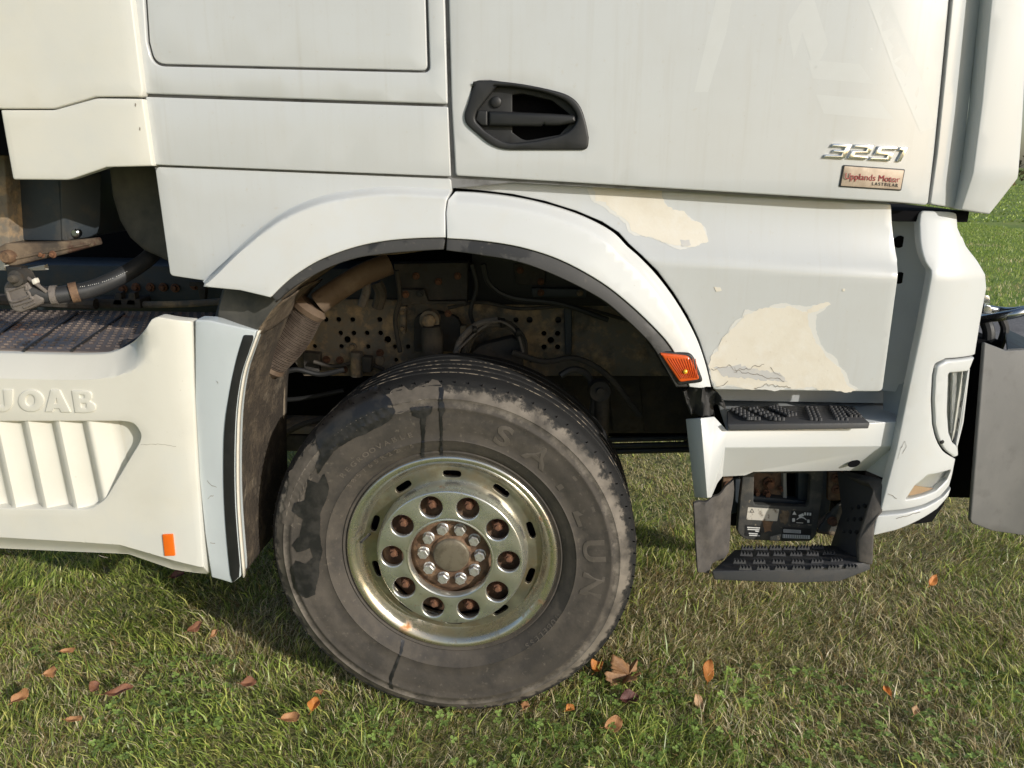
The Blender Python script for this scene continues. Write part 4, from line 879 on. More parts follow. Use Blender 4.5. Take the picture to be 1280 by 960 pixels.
# exhaust: brown pipe, woven flexible section, clamp
tube('exhaust_pipe', [U(486, 330, .40), U(450, 345, .36), U(415, 367, .33), U(398, 379, .32)], .034, M['bronze'], truck, 24, 3)
A_, B_ = U(386, 386, .32), U(337, 455, .30)
rads = []; pts = []
for i in range(121):
    t = i/120; pts.append(A_.lerp(B_, t) + Vector((.012*math.sin(math.pi*t), 0, -.006*math.sin(math.pi*t)))); rads.append(.0462)
bm = bmesh.new(); tube_bm(bm, pts, rads, 40); bmesh.ops.recalc_face_normals(bm, faces=bm.faces); bm_obj('exhaust_flex', bm, M['flex'], truck, 25)
dv = (B_-A_).normalized()
bm = bmesh.new(); tt = dv.orthogonal().normalized(); ss = dv.cross(tt)
for i in range(46):
    c_ = pts[min(120, int(i*2.6)+2)]; n1, n2 = 36, 6; rr_ = []
    for a_ in range(n1):
        d_ = tt*math.cos(2*math.pi*a_/n1) + ss*math.sin(2*math.pi*a_/n1)
        rr_.append([bm.verts.new(c_ + d_*(.0464+.0016*math.cos(2*math.pi*b_/n2)) + dv*.0011*math.sin(2*math.pi*b_/n2)) for b_ in range(n2)])
    for a_ in range(n1):
        for b_ in range(n2): bm.faces.new((rr_[a_][b_], rr_[(a_+1) % n1][b_], rr_[(a_+1) % n1][(b_+1) % n2], rr_[a_][(b_+1) % n2]))
bmesh.ops.recalc_face_normals(bm, faces=bm.faces)
o = bm_obj('flex_ribs', bm, M['flexrib'], truck, 60); o['kind'] = 'stuff'
bm = bmesh.new(); tube_bm(bm, [A_-dv*.02, A_-dv*.004, A_+dv*.012], [.040, .056, .051], 36); bmesh.ops.recalc_face_normals(bm, faces=bm.faces); bm_obj('exhaust_clamp', bm, M['bronze'], truck)
bm = bmesh.new(); tube_bm(bm, [B_-dv*.004, B_+dv*.008, B_+dv*.03], [.049, .053, .034], 36); bmesh.ops.recalc_face_normals(bm, faces=bm.faces); bm_obj('exhaust_clamp', bm, M['bronze'], truck)
tube('exhaust_pipe', [U(335, 458, .30), U(322, 480, .30), U(318, 500, .34)], .034, M['bronze'], truck, 20, 3)
# beige bracket plate behind the mudguard and the darkness behind it
panel('mudguard_bracket', [(329, 519), (346, 482, 3), (355, 481, 3), (355.5, 518), (352, 530), (350, 560), (343, 560), (344, 526)], .42, M['beige'], truck, .01, .003,
      holes=[[(351, 494), (354, 494), (354, 497), (351, 497)], [(349.5, 504), (353, 504), (353, 514), (349.5, 514)]])
tube('mudguard_stay', [U(318, 482, .4), U(335, 490, .42), U(350, 492, .44)], .010, M['dark'], truck, 10)
tube('brake_pipe', [U(355, 500, .6), U(385, 497, .6), U(430, 488, .6)], .008, M['blackprint'], truck, 10)
box('spring_pack', (xw(300, 545, .6), .58, zw(380, 562, .6)), (xw(430, 545, .6), .68, zw(380, 542, .6)), M['dark'], truck, .004)
box('spring_pack', (xw(330, 520, .6), .56, zw(380, 538, .6)), (xw(430, 520, .6), .68, zw(380, 528, .6)), M['plate'], truck, .004)
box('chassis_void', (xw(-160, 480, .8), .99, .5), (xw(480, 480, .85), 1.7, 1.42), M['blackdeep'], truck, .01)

# ---- rear mudguard piece between the side skirt and the wheel
C7 = catmull([(321, 414.5), (312, 440), (303, 468), (297, 505), (294.5, 545), (294, 600), (296, 650), (302, 722)])        # cream inner edge
C8 = catmull([(305, 418), (296, 448), (287, 490), (281, 535), (279.5, 580), (280.5, 630), (284, 680), (289, 728)])        # white / black boundary
def mudY(x, z): 
    return .0 + .06*sst(xw(285, 500), xw(243, 500), x)*.15 - .006
mg = panel('mudguard', [(243.5, 399.5, 3), (262, 400.5), (290, 407), (321, 413.5, 3)] + C7[1:-1] + [(301, 721, 2), (290, 729.5, 2), (264, 722, 2), (256, 668), (249, 600), (243.5, 500)], mudY, M['paint_cool'], truck, .05, .005, .04)
C7i = [(x-.8, y) for x, y in C7]
panel('mudguard_trim', [(305, 418.5, 2), (317, 419, 2)] + C7i[2:-1] + [(299, 721), (291, 728)] + C8[::-1][1:-1], mudY, M['black'], mg, .003, .0015, .03, dy=-.003)
sheet('mudguard_edge', [(a_+1.2, b_) for a_, b_ in C7], -.006, .012, M['primer'], mg, n=2)
M['mudinner'] = mat('dark_caked_mud', (.05, .038, .027), .95, layers=[((.115, .088, .06), .95, 16, .48, .64, .9), ((.2, .165, .12), .95, 7, .58, .68, .7)], bump=(80, .9, .012))
sheet('mudguard_inner', C7, .014, .46, M['mudinner'], mg, n=14)
crack([(259, 601), (265, 607), (271, 609)], mg, mudY, seed=21, dy=-.001, amp=.7); crack([(260, 623), (264, 620), (267, 619)], mg, mudY, seed=22, dy=-.001, amp=.6)
crack([(263, 678), (269, 679)], mg, mudY, seed=23, dy=-.001, amp=.4); crack([(271, 476), (273, 479)], mg, mudY, seed=24, dy=-.001, amp=.4)
# black plastic guard above it
C9 = catmull([(352, 374), (338, 388), (327, 404), (320, 420)], 4)
blk = facets('guard_extension', [(281, 360, .06), (352, 374, .0), (338, 389, .0), (322, 412, .0), (300, 415, .03), (272, 398, .05), (274, 382, .05), (278, 362, .30), (268, 398, .35)],
       [(0, 1, 2, 6), (6, 2, 3, 4, 5), (0, 6, 5, 8, 7)], M['tank'], truck, .004, .004)
sheet('guard_liner', C9, .01, .4, M['dirt'], truck, n=10)

# ---- side skirt of the body equipment
top_c = catmull([(-120, 439), (0, 441), (60, 442.5), (110, 443), (140, 440), (165, 428), (180, 413), (186, 404), (190, 398)], 4)
dTop = distf(top_c[:-6], -.01)
xs1, xs2 = xw(205, 550), xw(240, 550)
CBX = [U(a, b, -.022).x for a, b in ((-120, 667), (0, 671.5), (100, 677.5), (150, 681), (178, 689), (252, 711))]; CBZ = [U(a, b, -.022).z for a, b in ((-120, 667), (0, 671.5), (100, 677.5), (150, 681), (178, 689), (252, 711))]
def zbot(x):
    return float(np.interp(x, CBX, CBZ))
crease_b = [(-120, 667), (0, 671.5), (100, 677.5), (150, 681), (178, 689), (252, 711)]
xk0, xk1 = xw(150, 450), xw(195, 430)
def skirtY(x, z):
    y = -.022; d = dTop(x, z); w = 1 - sst(xk0, xk1, x)
    y += w*1.25*max(0, .062-d)
    y += .10*max(0, x-xs1) + 6*max(0, x-xs2+.02)**2
    y += .9*min(.05, max(0, zbot(x)-z))
    return y
pocket = [(-110, 527), (150, 526.5), (168, 528.5, 10), (176.5, 543, 8), (175, 552, 6), (131, 625, 10), (112, 637, 9), (-110, 634)]
sk = panel('side_skirt', top_c[:-1] + [(189, 399.5), (196, 396, 4), (240.5, 402, 4), (241.5, 480), (246, 590), (261.5, 718.5, 3), (215, 712), (160, 693), (0, 686), (-120, 682)], skirtY, M['cream'], truck, .04, .0035, .026, holes=[pocket], hole_thick=.05, smooth=24, extra=rails(crease_b, -.022, (0, .003, -.003)) + rails(top_c[:-8], .03, (.056, .060, .064)))
panel('louvre_back', [(-120, 515), (190, 515), (190, 650), (-120, 650)], .022, M['cream'], sk, .004, 0)
for i in range(-2, 4):
    xt = 29.8 + 38.7*(i-1); xb_ = 52.5 + 38.2*(i-1); last = i == 3
    prof_ = [(-1.5, .010), (0, -.010), (2, -.015), (5.5, -.0155), (8, -.012), (30, .010), (34, .012), (36.5, .009), (38.6, -.004)] if not last else [(-1.5, .010), (0, -.010), (2, -.015), (5.5, -.0155), (8, -.012), (30, .012), (34, .018), (42, .0185)]
    V = []; n_ = len(prof_)
    for (xx, yy) in ((xt - 4, 508), (xb_ + 4, 650)):
        for (dx, yd) in prof_: V.append((xx+dx, yy, yd))
    o = facets('louvre', V, [(j, j+1, n_+j+1, n_+j) for j in range(n_-1)], M['cream'], sk, 0, 0)
    o.data.set_sharp_from_angle(angle=R(50))
# raised letters
def letter(polys, holes=()): panel('raised_letter', polys, skirtY, M['cream'], sk, .005, .0018, None, holes=holes, dy=-.004)
letter([(4.5, 486.5, 1), (17, 486.5, 1), (16.5, 506, 6), (10, 514.5, 6), (-3, 514.5, 5), (-9, 508.5, 2), (-2, 506.5), (6.5, 507.5, 2)])
O_o = [(39.5 + 16.2*math.cos(t), 500.5 + 14*math.sin(t)) for t in np.linspace(0, 2*math.pi, 28)[:-1]]
O_i = [(38.5 + 6*math.cos(t), 500 + 7*math.sin(t)) for t in np.linspace(0, 2*math.pi, 18)[:-1]]
letter(O_o, [O_i])
letter([(64, 486.5, 1), (75.5, 487, 1), (89.5, 515, 1), (77, 515, 1), (75, 510.5), (68, 510.5), (67, 514.5, 1), (57, 514.5, 1)], [[(69.5, 504), (72.5, 504), (71.5, 496)]])
letter([(90, 487.5, 1), (107, 487.8, 5), (115.5, 490, 4), (115.5, 498, 4), (112.5, 501, 2), (120.5, 505, 4), (120, 514, 5), (109, 515.8, 4), (94.5, 515.5, 1)], [[(99.5, 493), (106, 493.3, 1), (106, 497, 1), (100.5, 497)], [(101.5, 503.5), (108.5, 504, 1), (108.5, 509.5, 1), (102.5, 509)]])
panel('side_reflector', [(203.5, 667.5, 1), (216.5, 667, 1), (219.5, 694, 1), (206.5, 694.5, 1)], skirtY, M['amber'], sk, .006, .002, None, dy=-.005)
crack([(176, 556), (200, 555), (220, 558)], sk, skirtY, seed=31, dy=-.0006, amp=.5, m=M['faintcrack'])
crack([(124, 694), (131, 696), (135, 697)], sk, skirtY, seed=33, dy=-.001, amp=.6)
# ---- tread deck behind the skirt
zd = zw(100, 441, .04)
dk = box('tread_deck', (xw(-140, 400, .3), .06, zd-.03), (xw(275, 400, .2), .63, zd), M['deck'], truck, .004)
bm = bmesh.new()
for i in range(78):
    for j in range(17):
        x = xw(-130, 400, .3) + i*.0262 + (j % 2)*.013; yy = .085 + j*.032
        if x > xw(270, 400, .2) or (i+3*j) % 29 == 0: continue
        Mx = Matrix.Translation((x, yy, zd+.0015)) @ Matrix.Rotation(R(14), 4, 'Z') @ Matrix.Diagonal((.0115, .0048, .0045, 1))
        bmesh.ops.create_cube(bm, size=1, matrix=Mx)
o = bm_obj('deck_studs', bm, M['deck'], dk); o['kind'] = 'stuff'
for x0 in (-90, -30, 30, 90, 150, 205):
    a, b = G(x0, 438, zd+.002), G(x0+66, 392, zd+.002)
    tube('deck_rib', [a, b], .0045, M['blackprint'], dk, 6)
# ---- cream fairing at the rear of the cab
XFA = xw(120, 60)
def fairY(x, z): return -.022 + .55*max(0, x-XFA)**2
box('fairing_shell', (xw(-140, 60), .05, zw(60, 195, .05)), (xw(150, 60), .6, 2.75), M['blackdeep'], truck, .01)
panel('rear_fairing', [(-120, -150), (142, -150), (164.5, 0), (172, 62), (178.5, 113), (177, 121, 4), (119.5, 121), (67, 136, 4), (-120, 136)], fairY, M['cream'], truck, .03, .004, .04)
panel('lower_fairing', [(0.5, 137.5, 2), (67.5, 137.5, 4), (120, 122.8, 4), (178.5, 123.5, 2), (191, 207.5, 2), (133, 209), (86, 225, 5), (16, 224.5, 3)], fairY, M['cream'], truck, .03, .004, .03)
for (x, y) in ((169, 131), (174.5, 161)):
    panel('paint_chip', [(x, y-2.5), (x+1.3, y-1), (x+1, y+2.5), (x-.5, y+1.5)], fairY, M['crack'], truck, .0003, 0, None, dy=-.0008)
# ---- behind the cab: box, arm, hook, hose, tank
box('equipment_box', (xw(14, 260, .22), .22, zw(50, 301, .22)), (xw(78, 260, .22), .7, zw(50, 190, .22)), M['slate'], truck, .006)
facets('box_cover', [(74, 190, .215), (128, 190, .30), (126, 280, .30), (122, 292, .30), (112, 297, .28), (90, 300, .24), (78, 301, .215)], [(0, 1, 2, 3, 4, 5, 6)], M['slate'], truck, .1, .004)
q = U(95, 291, .24); lathe('box_latch', [(0, -.006), (.008, -.006), (.012, -.002), (.013, .012)], M['tube'], truck, 20, loc=(q.x, q.y-.003, q.z))
panel('corner_rail', [(-20, 150), (2, 150), (12, 303), (4, 312), (-20, 312)], .16, M['plate'], truck, .08, .004)
panel('lift_arm', [(-6, 311, 6), (6, 304, 4), (60, 303.5), (116, 298, 3), (119, 307, 3), (80, 318), (44, 326), (14, 333.5, 6), (0, 328, 6)], lambda x, z: .14 + .45*max(0, x-xw(10, 318, .14)), M['armrust'], truck, .04, .006, .03)
panel('arm_edge', [(14, 322), (60, 313), (112, 303.5), (113, 306), (60, 316.5), (14, 326)], lambda x, z: .134 + .45*max(0, x-xw(10, 318, .14)), M['armrust'], truck, .01, .003, .03)
a = U(9, 321, .135); lathe('arm_pivot', [(0, -.012), (.014, -.012), (.018, -.006), (.02, .02)], M['hubrust'], truck, 20, loc=(a.x, a.y, a.z))
for x in (52, 66): 
    q = U(x, 318, .175); bolt('arm_bolt', q, .007, .01, M['rustbolt'], truck)
panel('tie_bar', [(-20, 322), (6, 321), (6, 338), (-20, 339)], .34, M['cream'], truck, .02, .003)
panel('tie_bar', [(34, 335), (55, 331), (56, 338), (36, 338.5)], .42, M['cream'], truck, .02, .003)
hk = panel('grab_hook', [(3, 357, 7), (14, 346, 5), (26, 341, 4), (33, 352), (40, 362), (55, 374, 6), (50, 381, 4), (24, 391.5, 4), (14, 389, 5), (4, 368)], lambda x, z: .10, M['hookgrey'], truck, .045, .009)
for L_ in ([(9, 364), (31, 357), (33, 362)], [(9, 364), (15, 377), (36, 370), (35, 364)], [(17, 382), (40, 374.5), (38, 371)], [(30, 384), (44, 378)]):
    tube('hook_rib', [U(x, y, .0985) for x, y in L_], .0042, M['hookgrey'], hk, 8, 4)
a = U(18.5, 348, .08); lathe('hook_pin', [(0, -.018), (.008, -.018), (.011, -.012), (.013, 0), (.021, .002), (.022, .05)], M['dark'], hk, 24, loc=(a.x, a.y, a.z))
panel('hook_link', [(6, 333), (26, 334), (27, 345), (17, 350), (9, 346)], .115, M['blackprint'], truck, .03, .004)
tube('lever', [U(28, 342, .12), U(38, 350, .1), U(48, 357, .1), U(58, 365, .11)], .005, M['hookgrey'], truck, 8)
panel('lever_tip', [(38, 350, 2), (43, 347.5, 2), (46, 354, 2), (41, 356.5, 2)], .088, M['primer'], truck, .015, .003)
tube('hydraulic_hose', [U(40, 365, .12), U(62, 369, .13), U(85, 367, .15), U(115, 361, .18), U(150, 346, .22), U(180, 327, .28), U(196, 312, .34)], .0235, M['hose'], truck, 18)
a, b = U(88, 366.5, .148), U(98, 364.5, .158)
tube('hose_clamp', [a, b], .0285, M['hubrust'], truck, 20)
tube('hose_nut', [U(64, 369, .13), U(72, 368.5, .135)], .027, M['hookgrey'], truck, 12)
r_ = random.Random(3)
for i in range(24):
    t = i/23; x = 100+t*58; y = 358.5-t*19 - 2.5*math.sin(math.pi*t)*-1.2
    w = r_.uniform(.6, 1.4)
    if i % 7 == 3: continue
    Yh = .155+.068*t-.021
    panel('hose_print', [(x, y), (x+w, y-.55), (x+w, y+.2), (x, y+.7)], Yh, M['whiteprint'], truck, .0003, 0)
def tankY(x, z):
    xc = xw(185, 260, .2); return .22 + 1.7*(x-xc)**2
panel('air_tank', [(132, 195), (212, 195), (230, 330), (208, 328), (196, 322), (178, 314), (160, 298), (147, 276), (138, 245)], tankY, M['tank'], truck, .2, .02, .02)
for (x, y) in ((188, 359), (204, 359), (219, 360), (154, 361), (170, 359), (243, 357)):
    q = U(x, y, .755); bolt('rail_bolt', q, .0115, .016, M['rustbolt'], truck, 1.4)
a = U(206, 359, .757); lathe('rail_hole', [(0, 0), (.014, 0)], M['blackdeep'], truck, 16, loc=(a.x, a.y, a.z))
box('rail_box', (xw(118, 372, .68), .66, zw(120, 384, .68)), (xw(178, 372, .68), .74, zw(120, 372, .68)), M['dark'], truck, .004)
for x in (146, 163):
    panel('rail_lug', [(x-6, 382), (x-2, 366), (x+5, 366), (x+7, 382)], .66, M['dark'], truck, .03, .003)
panel('rail_lug', [(236, 352), (258, 352), (256, 375), (250, 375), (246, 358), (236, 358)], .70, M['dark'], truck, .02, .003)
tube('rail_pipe', [U(180, 381, .66), U(230, 380, .66), U(276, 377, .66)], .012, M['plate'], truck, 8)
tube('rail_pipe', [U(-40, 372, .6), U(40, 376, .6), U(120, 380, .6)], .02, M['dark'], truck, 8)

# ------------------------------------------------------------------ grass
def vnoise(x, y, sc, seed):
    r = np.random.default_rng(seed); T = r.random((64, 64)); x = x*sc+17.3; y = y*sc+9.1
    xi = np.floor(x).astype(int); yi = np.floor(y).astype(int); fx = x-xi; fy = y-yi; fx = fx*fx*(3-2*fx); fy = fy*fy*(3-2*fy)
    g = lambda a, b: T[a % 64, b % 64]
    return (g(xi, yi)*(1-fx)+g(xi+1, yi)*fx)*(1-fy) + (g(xi, yi+1)*(1-fx)+g(xi+1, yi+1)*fx)*fy
def grass_mat():
    m = bpy.data.materials.new('grass_blade'); m.use_nodes = True; t = m.node_tree; b = t.nodes['Principled BSDF']
    at = t.nodes.new('ShaderNodeAttribute'); at.attribute_name = 'tint'
    t.links.new(at.outputs['Color'], b.inputs['Base Color']); b.inputs['Roughness'].default_value = .36; b.inputs['Specular IOR Level'].default_value = .5
    tr = t.nodes.new('ShaderNodeBsdfTranslucent'); t.links.new(at.outputs['Color'], tr.inputs['Color'])
    mx = t.nodes.new('ShaderNodeMixShader'); mx.inputs[0].default_value = .36
    t.links.new(b.outputs[0], mx.inputs[1]); t.links.new(tr.outputs[0], mx.inputs[2])
    t.links.new(mx.outputs[0], t.nodes['Material Output'].inputs['Surface']); return m
M['grass'] = grass_mat()
def blades(name, x, y, h, w, lean, az, colr, colt, label):
    n = len(x); z = gz(x, y)*np.clip((7-np.abs(y))/2, 0, 1) - .004
    fa = rng.uniform(0, 2*np.pi, n); wx, wy = np.cos(fa)*w/2, np.sin(fa)*w/2
    dx, dy = np.cos(az), np.sin(az)
    def pt(t, wd):
        off = lean*h*t**1.7; zz = z + h*t*np.sqrt(np.clip(1-(lean*.75*t)**2, .08, 1))
        return x+dx*off, y+dy*off, zz
    V = np.empty((n, 5, 3), np.float32); C = np.empty((n, 5, 4), np.float32); C[..., 3] = 1
    for k, (t, s) in enumerate(((0, 1), (0, -1), (.5, .85), (.5, -.85), (1, 0))):
        a, b, c = pt(t, s); V[:, k, 0] = a+wx*s; V[:, k, 1] = b+wy*s; V[:, k, 2] = c
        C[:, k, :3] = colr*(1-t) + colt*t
    me = bpy.data.meshes.new(name); me.vertices.add(n*5); me.vertices.foreach_set('co', V.ravel())
    base = (np.arange(n)*5)[:, None]
    li = np.concatenate([base+np.array([0, 1, 3, 2]), base+np.array([2, 3, 4])], 1).astype(np.int32)
    me.loops.add(n*7); me.loops.foreach_set('vertex_index', li.ravel())
    me.polygons.add(n*2); st = (np.arange(n)*7)[:, None] + np.array([0, 4]); me.polygons.foreach_set('loop_start', st.ravel().astype(np.int32))
    me.update(calc_edges=True); me.validate()
    ca = me.color_attributes.new('tint', 'FLOAT_COLOR', 'POINT'); ca.data.foreach_set('color', C.ravel())
    me.materials.append(M['grass']); me.polygons.foreach_set('use_smooth', np.ones(n*2, bool))
    o = bpy.data.objects.new(name, me); col.objects.link(o); o['kind'] = 'stuff'; o['label'] = label; o['category'] = 'grass'; return o
def scatter(n, x0, x1, y0, y1): return rng.uniform(x0, x1, n), rng.uniform(y0, y1, n)
X = []; Y_ = []
for (n, b) in ((125000, (-2.2, 2.6, -.75, .55)), (78000, (-2.6, 2.6, .55, 1.4)), (70000, (-3.0, 3.8, 1.4, 3.2))):
    a, c = scatter(n, *b); X.append(a); Y_.append(c)
x = np.concatenate(X); y = np.concatenate(Y_)
keep = ~((np.abs(x-WC.x) < .13) & (y > .09) & (y < .40))
cl_ = vnoise(x, y, 14, 3); keep &= rng.random(len(x)) < (.35+1.1*cl_)
x, y = x[keep], y[keep]; n = len(x)
dry = .55*vnoise(x, y, 2.3, 5) + .35*vnoise(x, y, 6, 6) + .25*vnoise(x, y, 17, 7) + .10*np.clip(x, -1, 1.5) + .16*np.clip(y, -.4, .8)
dry += .34*(.4+1.2*vnoise(x, y, 4.5, 61))*np.exp(-((x-.75)/.55)**2-((y-.45)/.4)**2) + .12*np.exp(-((x+.75)/.35)**2-((y-.42)/.22)**2)
isdry = rng.random(n) < np.clip((dry-.40)*2.0, .06, .85)
h = rng.gamma(5, .0064, n)*(.75+.7*vnoise(x, y, 5, 8)); h = np.clip(h, .014, .115); h[isdry] *= .85
w = rng.uniform(.0024, .0048, n); w[isdry] *= .7; wide = rng.random(n) < .12; w[wide] *= 1.6; h[wide] *= 1.15
lean = np.clip(rng.normal(.78, .25, n), .1, 1.25); lean[isdry] += .15
az = 2.2 + 2*np.pi*(vnoise(x, y, 1.6, 9)-.5)*1.1 + rng.normal(0, 1.25, n)
gv = rng.random((n, 1)); g1 = np.array([.17, .27, .04]); g2 = np.array([.56, .66, .15]); g3 = np.array([.76, .74, .22])
colr = (g1*(1-gv)+g2*gv)*(.62+.75*vnoise(x, y, 9, 77)[:, None]); yl = rng.random((n, 1)) < .18; colr = np.where(yl, g3, colr)
s1 = np.array([.70, .56, .25]); s2 = np.array([.92, .82, .54]); s3 = np.array([.42, .29, .12]); sv = rng.random((n, 1))
colr = np.where(isdry[:, None], np.where(sv < .3, s3, s1*(1-sv)+s2*sv), colr)
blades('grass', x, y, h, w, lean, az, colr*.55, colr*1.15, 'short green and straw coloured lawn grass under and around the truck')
# thatch: fine dry strands lying low
n = 60000; x, y = scatter(n, -2.0, 2.6, -.75, 1.4)
sv = rng.random((n, 1)); c = (s3*(1-sv)+s2*sv)*.7
blades('dry_thatch', x, y, rng.uniform(.02, .06, n), rng.uniform(.001, .002, n), np.full(n, 1.25), rng.uniform(0, 6.28, n), c, c, 'dry straw strands lying low between the grass blades')
# verge and field beyond the road, seen past the cab corner
n = 60000; x, y = scatter(n, 2.5, 13, 7.05, 22); 
dr = vnoise(x, y, .9, 31)+.5*vnoise(x, y, 3, 32)-.085*(y-7); isd = rng.random(n) < np.clip((dr-.35)*1.3, .04, .85)
gv = rng.random((n, 1)); c = np.where(isd[:, None], s1*(1-gv)+s2*gv, g1*1.1*(1-gv)+g2*1.1*gv)
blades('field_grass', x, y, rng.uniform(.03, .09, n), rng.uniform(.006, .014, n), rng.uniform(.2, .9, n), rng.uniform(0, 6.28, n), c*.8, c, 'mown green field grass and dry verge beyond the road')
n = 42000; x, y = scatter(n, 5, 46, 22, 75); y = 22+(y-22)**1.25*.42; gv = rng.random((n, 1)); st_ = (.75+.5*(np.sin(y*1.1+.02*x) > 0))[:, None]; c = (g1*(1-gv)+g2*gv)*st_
blades('far_field_grass', x, y, rng.uniform(.05, .1, n), rng.uniform(.03, .07, n), rng.uniform(.2, .9, n), rng.uniform(0, 6.28, n), c*.85, c, 'striped green grass of the distant mown field')
# clover between the blades near the camera
def clover(n, box_):
    x, y = scatter(n, *box_); k = vnoise(x, y, 3, 41) > .5; x, y = x[k], y[k]; n = len(x)
    r = rng.uniform(.0045, .0085, n); z = gz(x, y)+rng.uniform(.018, .036, n); V = []; Fs = []
    for i in range(n):
        a0 = rng.uniform(0, 6.28); tl = rng.uniform(-.35, .35, 2)
        for k in range(3):
            a = a0+2.094*k; s = len(V)
            for (u, v) in ((0, 0), (.7, -.75), (1.5, -.7), (1.75, 0), (1.5, .7), (.7, .75)):
                px = (u*math.cos(a)-v*math.sin(a))*r[i]; py = (u*math.sin(a)+v*math.cos(a))*r[i]
                V.append((x[i]+px, y[i]+py, z[i]+px*tl[0]+py*tl[1]+abs(v)*r[i]*.25))
            Fs += [(s, s+1, s+2, s+3), (s, s+3, s+4, s+5)]
    me = bpy.data.meshes.new('clover'); me.from_pydata(V, [], Fs)
    ca = me.color_attributes.new('tint', 'FLOAT_COLOR', 'POINT'); cc = np.repeat(np.concatenate([np.array([.27, .38, .10])*rng.uniform(.7, 1.5, (n, 1)), np.ones((n, 1))], 1), 18, 0)
    ca.data.foreach_set('color', cc.astype(np.float32).ravel()); me.materials.append(M['grass'])
    o = bpy.data.objects.new('clover', me); col.objects.link(o); o['kind'] = 'stuff'; o['label'] = 'small round clover leaves growing low in the lawn'; o['category'] = 'clover'
clover(2200, (-1.7, 1.9, -.5, .3))

# ------------------------------------------------------------------ fallen leaves
def leaf_mat(name, c1, c2, c3_):
    return mat(name, c1, .6, layers=[(c2, .65, 45, .42, .66, .85), (c3_, .7, 140, .6, .72, .7)], bump=(120, .3, .003))
LM = {'tan': leaf_mat('tan_leaf', (.40, .20, .085), (.28, .13, .05), (.13, .06, .03)),
      'orange': leaf_mat('orange_leaf', (.52, .2, .04), (.38, .13, .03), (.2, .08, .03)),
      'red': leaf_mat('red_brown_leaf', (.26, .115, .06), (.17, .07, .04), (.08, .035, .025)),
      'brown': leaf_mat('brown_leaf', (.3, .16, .07), (.19, .095, .04), (.5, .36, .2)),
      'dark': leaf_mat('dark_brown_leaf', (.12, .04, .03), (.075, .03, .025), (.04, .02, .018)),
      'pale': leaf_mat('pale_leaf', (.5, .32, .17), (.38, .22, .11), (.25, .13, .06))}
for m in LM.values(): m.use_backface_culling = False
def ovate(L, W, fold, curl, ribs, seed):
    """beech-like leaf with midrib, ribbed halves and a toothed edge; along local x"""
    r = random.Random(seed); nu, nv = 22, 8; V = []; Fs = []
    for i in range(nu+1):
        u = i/nu; wd = W*(math.sin(math.pi*u**.85)**.8)*.5 + .0006
        for j in range(-nv, nv+1):
            v = j/nv; tooth = (1+.05*math.sin(ribs*2*math.pi*u)+.13*math.sin(7*u+seed*2.3+v)) if abs(j) >= nv-1 else 1
            xx = (u-.5)*L + abs(v)*wd*.35; yy = v*wd*tooth
            zz = fold*abs(yy)*(1+.8*math.sin(5*u+seed)) + .25*L*curl*math.sin(3.1*u+seed*1.7)*v*.5 + curl*((u-.5)**2)*L*2 + .0016*math.sin(2*math.pi*ribs*(u-.2*abs(v)))*abs(v) + .002*math.sin(9*u+seed)*v
            V.append((xx, yy, zz))
    m_ = 2*nv+1
    for i in range(nu):
        for j in range(2*nv): Fs.append((i*m_+j, i*m_+j+1, (i+1)*m_+j+1, (i+1)*m_+j))
    return V, Fs
def lobed(L, W, curl, seed):
    """big lobed maple or oak leaf lying half folded"""
    r = random.Random(seed); n = 72; rim = []
    for i in range(n):
        a = 2*math.pi*i/n; lob = (.8+.35*math.sin(1.3*a+.8)) * (.55 + .45*abs(math.cos(2.5*a))**1.2 + .07*math.sin(11*a+seed) + .06*math.sin(23*a))
        rim.append((L/2*lob*math.cos(a), W/2*lob*math.sin(a)))
    V = [(0, 0, 0)]; Fs = []; rings = 7
    for k in range(1, rings+1):
        for i, (x, y) in enumerate(rim):
            t = k/rings; xx, yy = x*t, y*t
            V.append((xx, yy, curl*(1.1*abs(yy) + .55*abs(xx)*math.sin(5*math.atan2(yy, xx)+seed) + .5*L*(xx/L)**2) + .006*t*math.sin(5*2*math.pi*i/n*1.0+1) + .003*math.sin(19*i/n*6.28)*t*t))
    for i in range(n): Fs.append((0, 1+i, 1+(i+1) % n))
    for k in range(rings-1):
        for i in range(n):
            a = 1+k*n+i; b = 1+k*n+(i+1) % n; Fs.append((a, a+n, b+n, b))
    return V, Fs
def leaf(px, py, kind, m, size, yaw, tilt, roll_, label, seed, fold=.35, curl=.3, aspect=.6):
    size *= .98
    V, Fs = (ovate(size, size*aspect, fold, curl, 8, seed) if kind == 'o' else lobed(size, size*aspect, curl, seed))
    me = bpy.data.meshes.new('leaf_blade'); me.from_pydata(V, [], Fs)
    bl = link('leaf_blade', me, LM[m], None, 60)
    p = G(px, py, .034)
    root = bpy.data.objects.new('fallen_leaf', None); col.objects.link(root)
    root.location = p + Vector((0, 0, .25*size*math.sin(R(tilt)))); root.rotation_euler = (Matrix.Rotation(R(tilt), 3, 'X') @ Matrix.Rotation(R(yaw), 3, 'Z') @ Matrix.Rotation(R(roll_), 3, 'Y')).to_euler(); bl.parent = root
    so_ = bl.modifiers.new('solid', 'SOLIDIFY'); so_.thickness = .0006
    st = bmesh.new(); tube_bm(st, [(-size*.5, 0, curl*size*.25), (-size*.62, .002, curl*size*.3+.002), (-size*.75, .005, curl*size*.3)], [.0012, .0009, .0007], 6)
    bm_obj('stalk', st, LM[m], root)
    root['label'] = label; root['category'] = 'leaf'; root['group'] = 'brown leaves lying in the grass'
leaf(786, 846, 'l', 'brown', .17, 205, 14, 0, 'large brown lobed leaf with pale tips lying right of the tyre', 3, curl=.5, aspect=.66)
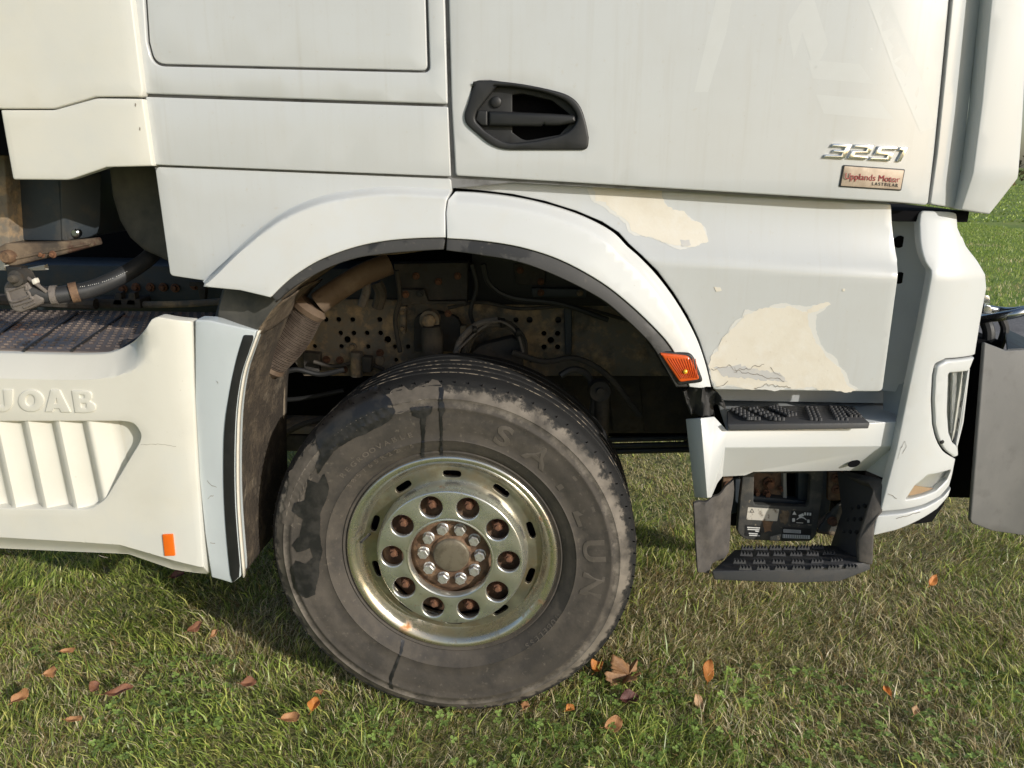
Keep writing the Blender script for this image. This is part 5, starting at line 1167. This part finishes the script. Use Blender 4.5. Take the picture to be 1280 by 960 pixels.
leaf(745, 838, 'o', 'orange', .05, 70, 15, 10, 'small curled orange-brown leaf between the tyre and the large lobed leaf', 4, .8, .5, .8)
leaf(786, 876, 'o', 'dark', .062, 10, 25, 0, 'dark purplish brown leaf just below the large lobed leaf', 5, .5, .35, .75)
leaf(766, 909, 'o', 'tan', .058, 20, 45, 0, 'tan leaf standing in the grass below the dark purplish leaf', 6, .5, .4, .8)
leaf(712, 887, 'o', 'orange', .032, 40, 20, 0, 'tiny orange-brown leaf below the tyre, left of the dark leaf', 7, .5, .4, .75)
leaf(656, 884, 'o', 'tan', .034, 70, 20, 10, 'tiny tan leaf half hidden against the bottom of the tyre', 8, .5, .3, .8)
leaf(885, 843, 'o', 'orange', .076, 78, 42, 0, 'upright pale orange ribbed leaf below the lower step', 9, .2, .2, .5)
leaf(873, 880, 'o', 'pale', .048, 110, 40, 0, 'small pale leaf just under the upright ribbed leaf', 10, .3, .3, .55)
leaf(1165, 729, 'o', 'orange', .06, 50, 40, 0, 'orange leaf in the grass right of the lower step', 11, .3, .3, .5)
leaf(1108, 866, 'o', 'orange', .036, 120, 40, 0, 'small bright orange folded leaf in the grass at lower right', 12, .7, .3, .6)
leaf(1143, 890, 'o', 'pale', .034, 60, 40, 0, 'small pinkish pale leaf beside the bright orange folded leaf', 13, .4, .3, .6)
leaf(27, 874, 'o', 'tan', .055, 50, 35, 0, 'tan folded leaf nearest the left edge of the lawn', 14, .6, .4, .7)
leaf(64, 843, 'o', 'tan', .042, 20, 30, 0, 'small round tan leaf above the folded leaf at far left', 15, .4, .3, .85)
leaf(119, 861, 'o', 'red', .044, 150, 25, 0, 'small red-brown leaf left of a longer curled brown leaf', 16, .4, .4, .7)
leaf(149, 868, 'o', 'red', .085, 25, 20, 10, 'long curled red-brown leaf in the grass at left', 17, .6, .3, .42)
leaf(311, 856, 'o', 'red', .052, 10, 30, 0, 'oval red-brown leaf alone in the grass below the mudguard', 18, .4, .3, .6)
leaf(393, 883, 'o', 'orange', .044, 80, 35, 0, 'upright orange-brown leaf left of the bottom of the tyre', 19, .5, .4, .8)
leaf(364, 900, 'o', 'tan', .058, 12, 25, 0, 'flat brown leaf below the upright orange-brown leaf near the tyre', 20, .5, .3, .6)
leaf(399, 866, 'o', 'tan', .03, 10, 25, 0, 'very small tan leaf directly above the upright orange-brown leaf', 21, .4, .3, .5)
leaf(244, 787, 'o', 'red', .055, 40, 30, 0, 'red-brown leaf in the straw below the skirt corner', 22, .5, .3, .6)
leaf(268, 794, 'o', 'tan', .035, 60, 30, 0, 'little tan leaf right of the red-brown leaf below the skirt corner', 23, .5, .3, .6)
leaf(222, 722, 'o', 'dark', .06, 20, 30, 0, 'dark brown leaf in the shade under the skirt corner', 24, .5, .3, .6)
leaf(93, 901, 'o', 'tan', .05, 10, 20, 0, 'dull brown leaf sunk in the grass below the curled red-brown leaf', 25, .3, .3, .4)
leaf(86, 815, 'o', 'tan', .05, 15, 20, 0, 'thin brown leaf buried in the grass higher up at left', 26, .3, .3, .35)

# ------------------------------------------------------------------ far edge of the field
def hedge_obj():
    bm = bmesh.new(); r = random.Random(5)
    for i in range(5200):
        x = r.uniform(-60, 90); z = r.uniform(0, 1)**.8*(2.2+.8*math.sin(x*.3)+.5*math.sin(x*1.3)); y = 70+r.uniform(-1.2, 1.2); s = r.uniform(.18, .4)
        a = [Vector((r.uniform(-1, 1), r.uniform(-1, 1), r.uniform(-1, 1)))*s for _ in range(3)]
        vs = [bm.verts.new(Vector((x, y, z))+q) for q in a]; bm.faces.new(vs)
    return bm
M['hedge'] = mat('autumn_hedge', (.12, .07, .035), .9, layers=[((.2, .1, .05), .9, .5, .45, .6, .8), ((.06, .07, .025), .9, .2, .5, .6, .8)])
hd = bm_obj('hedge', hedge_obj(), M['hedge'], None, None); hd['label'] = 'brown autumn hedge along the far edge of the field'; hd['category'] = 'hedge'
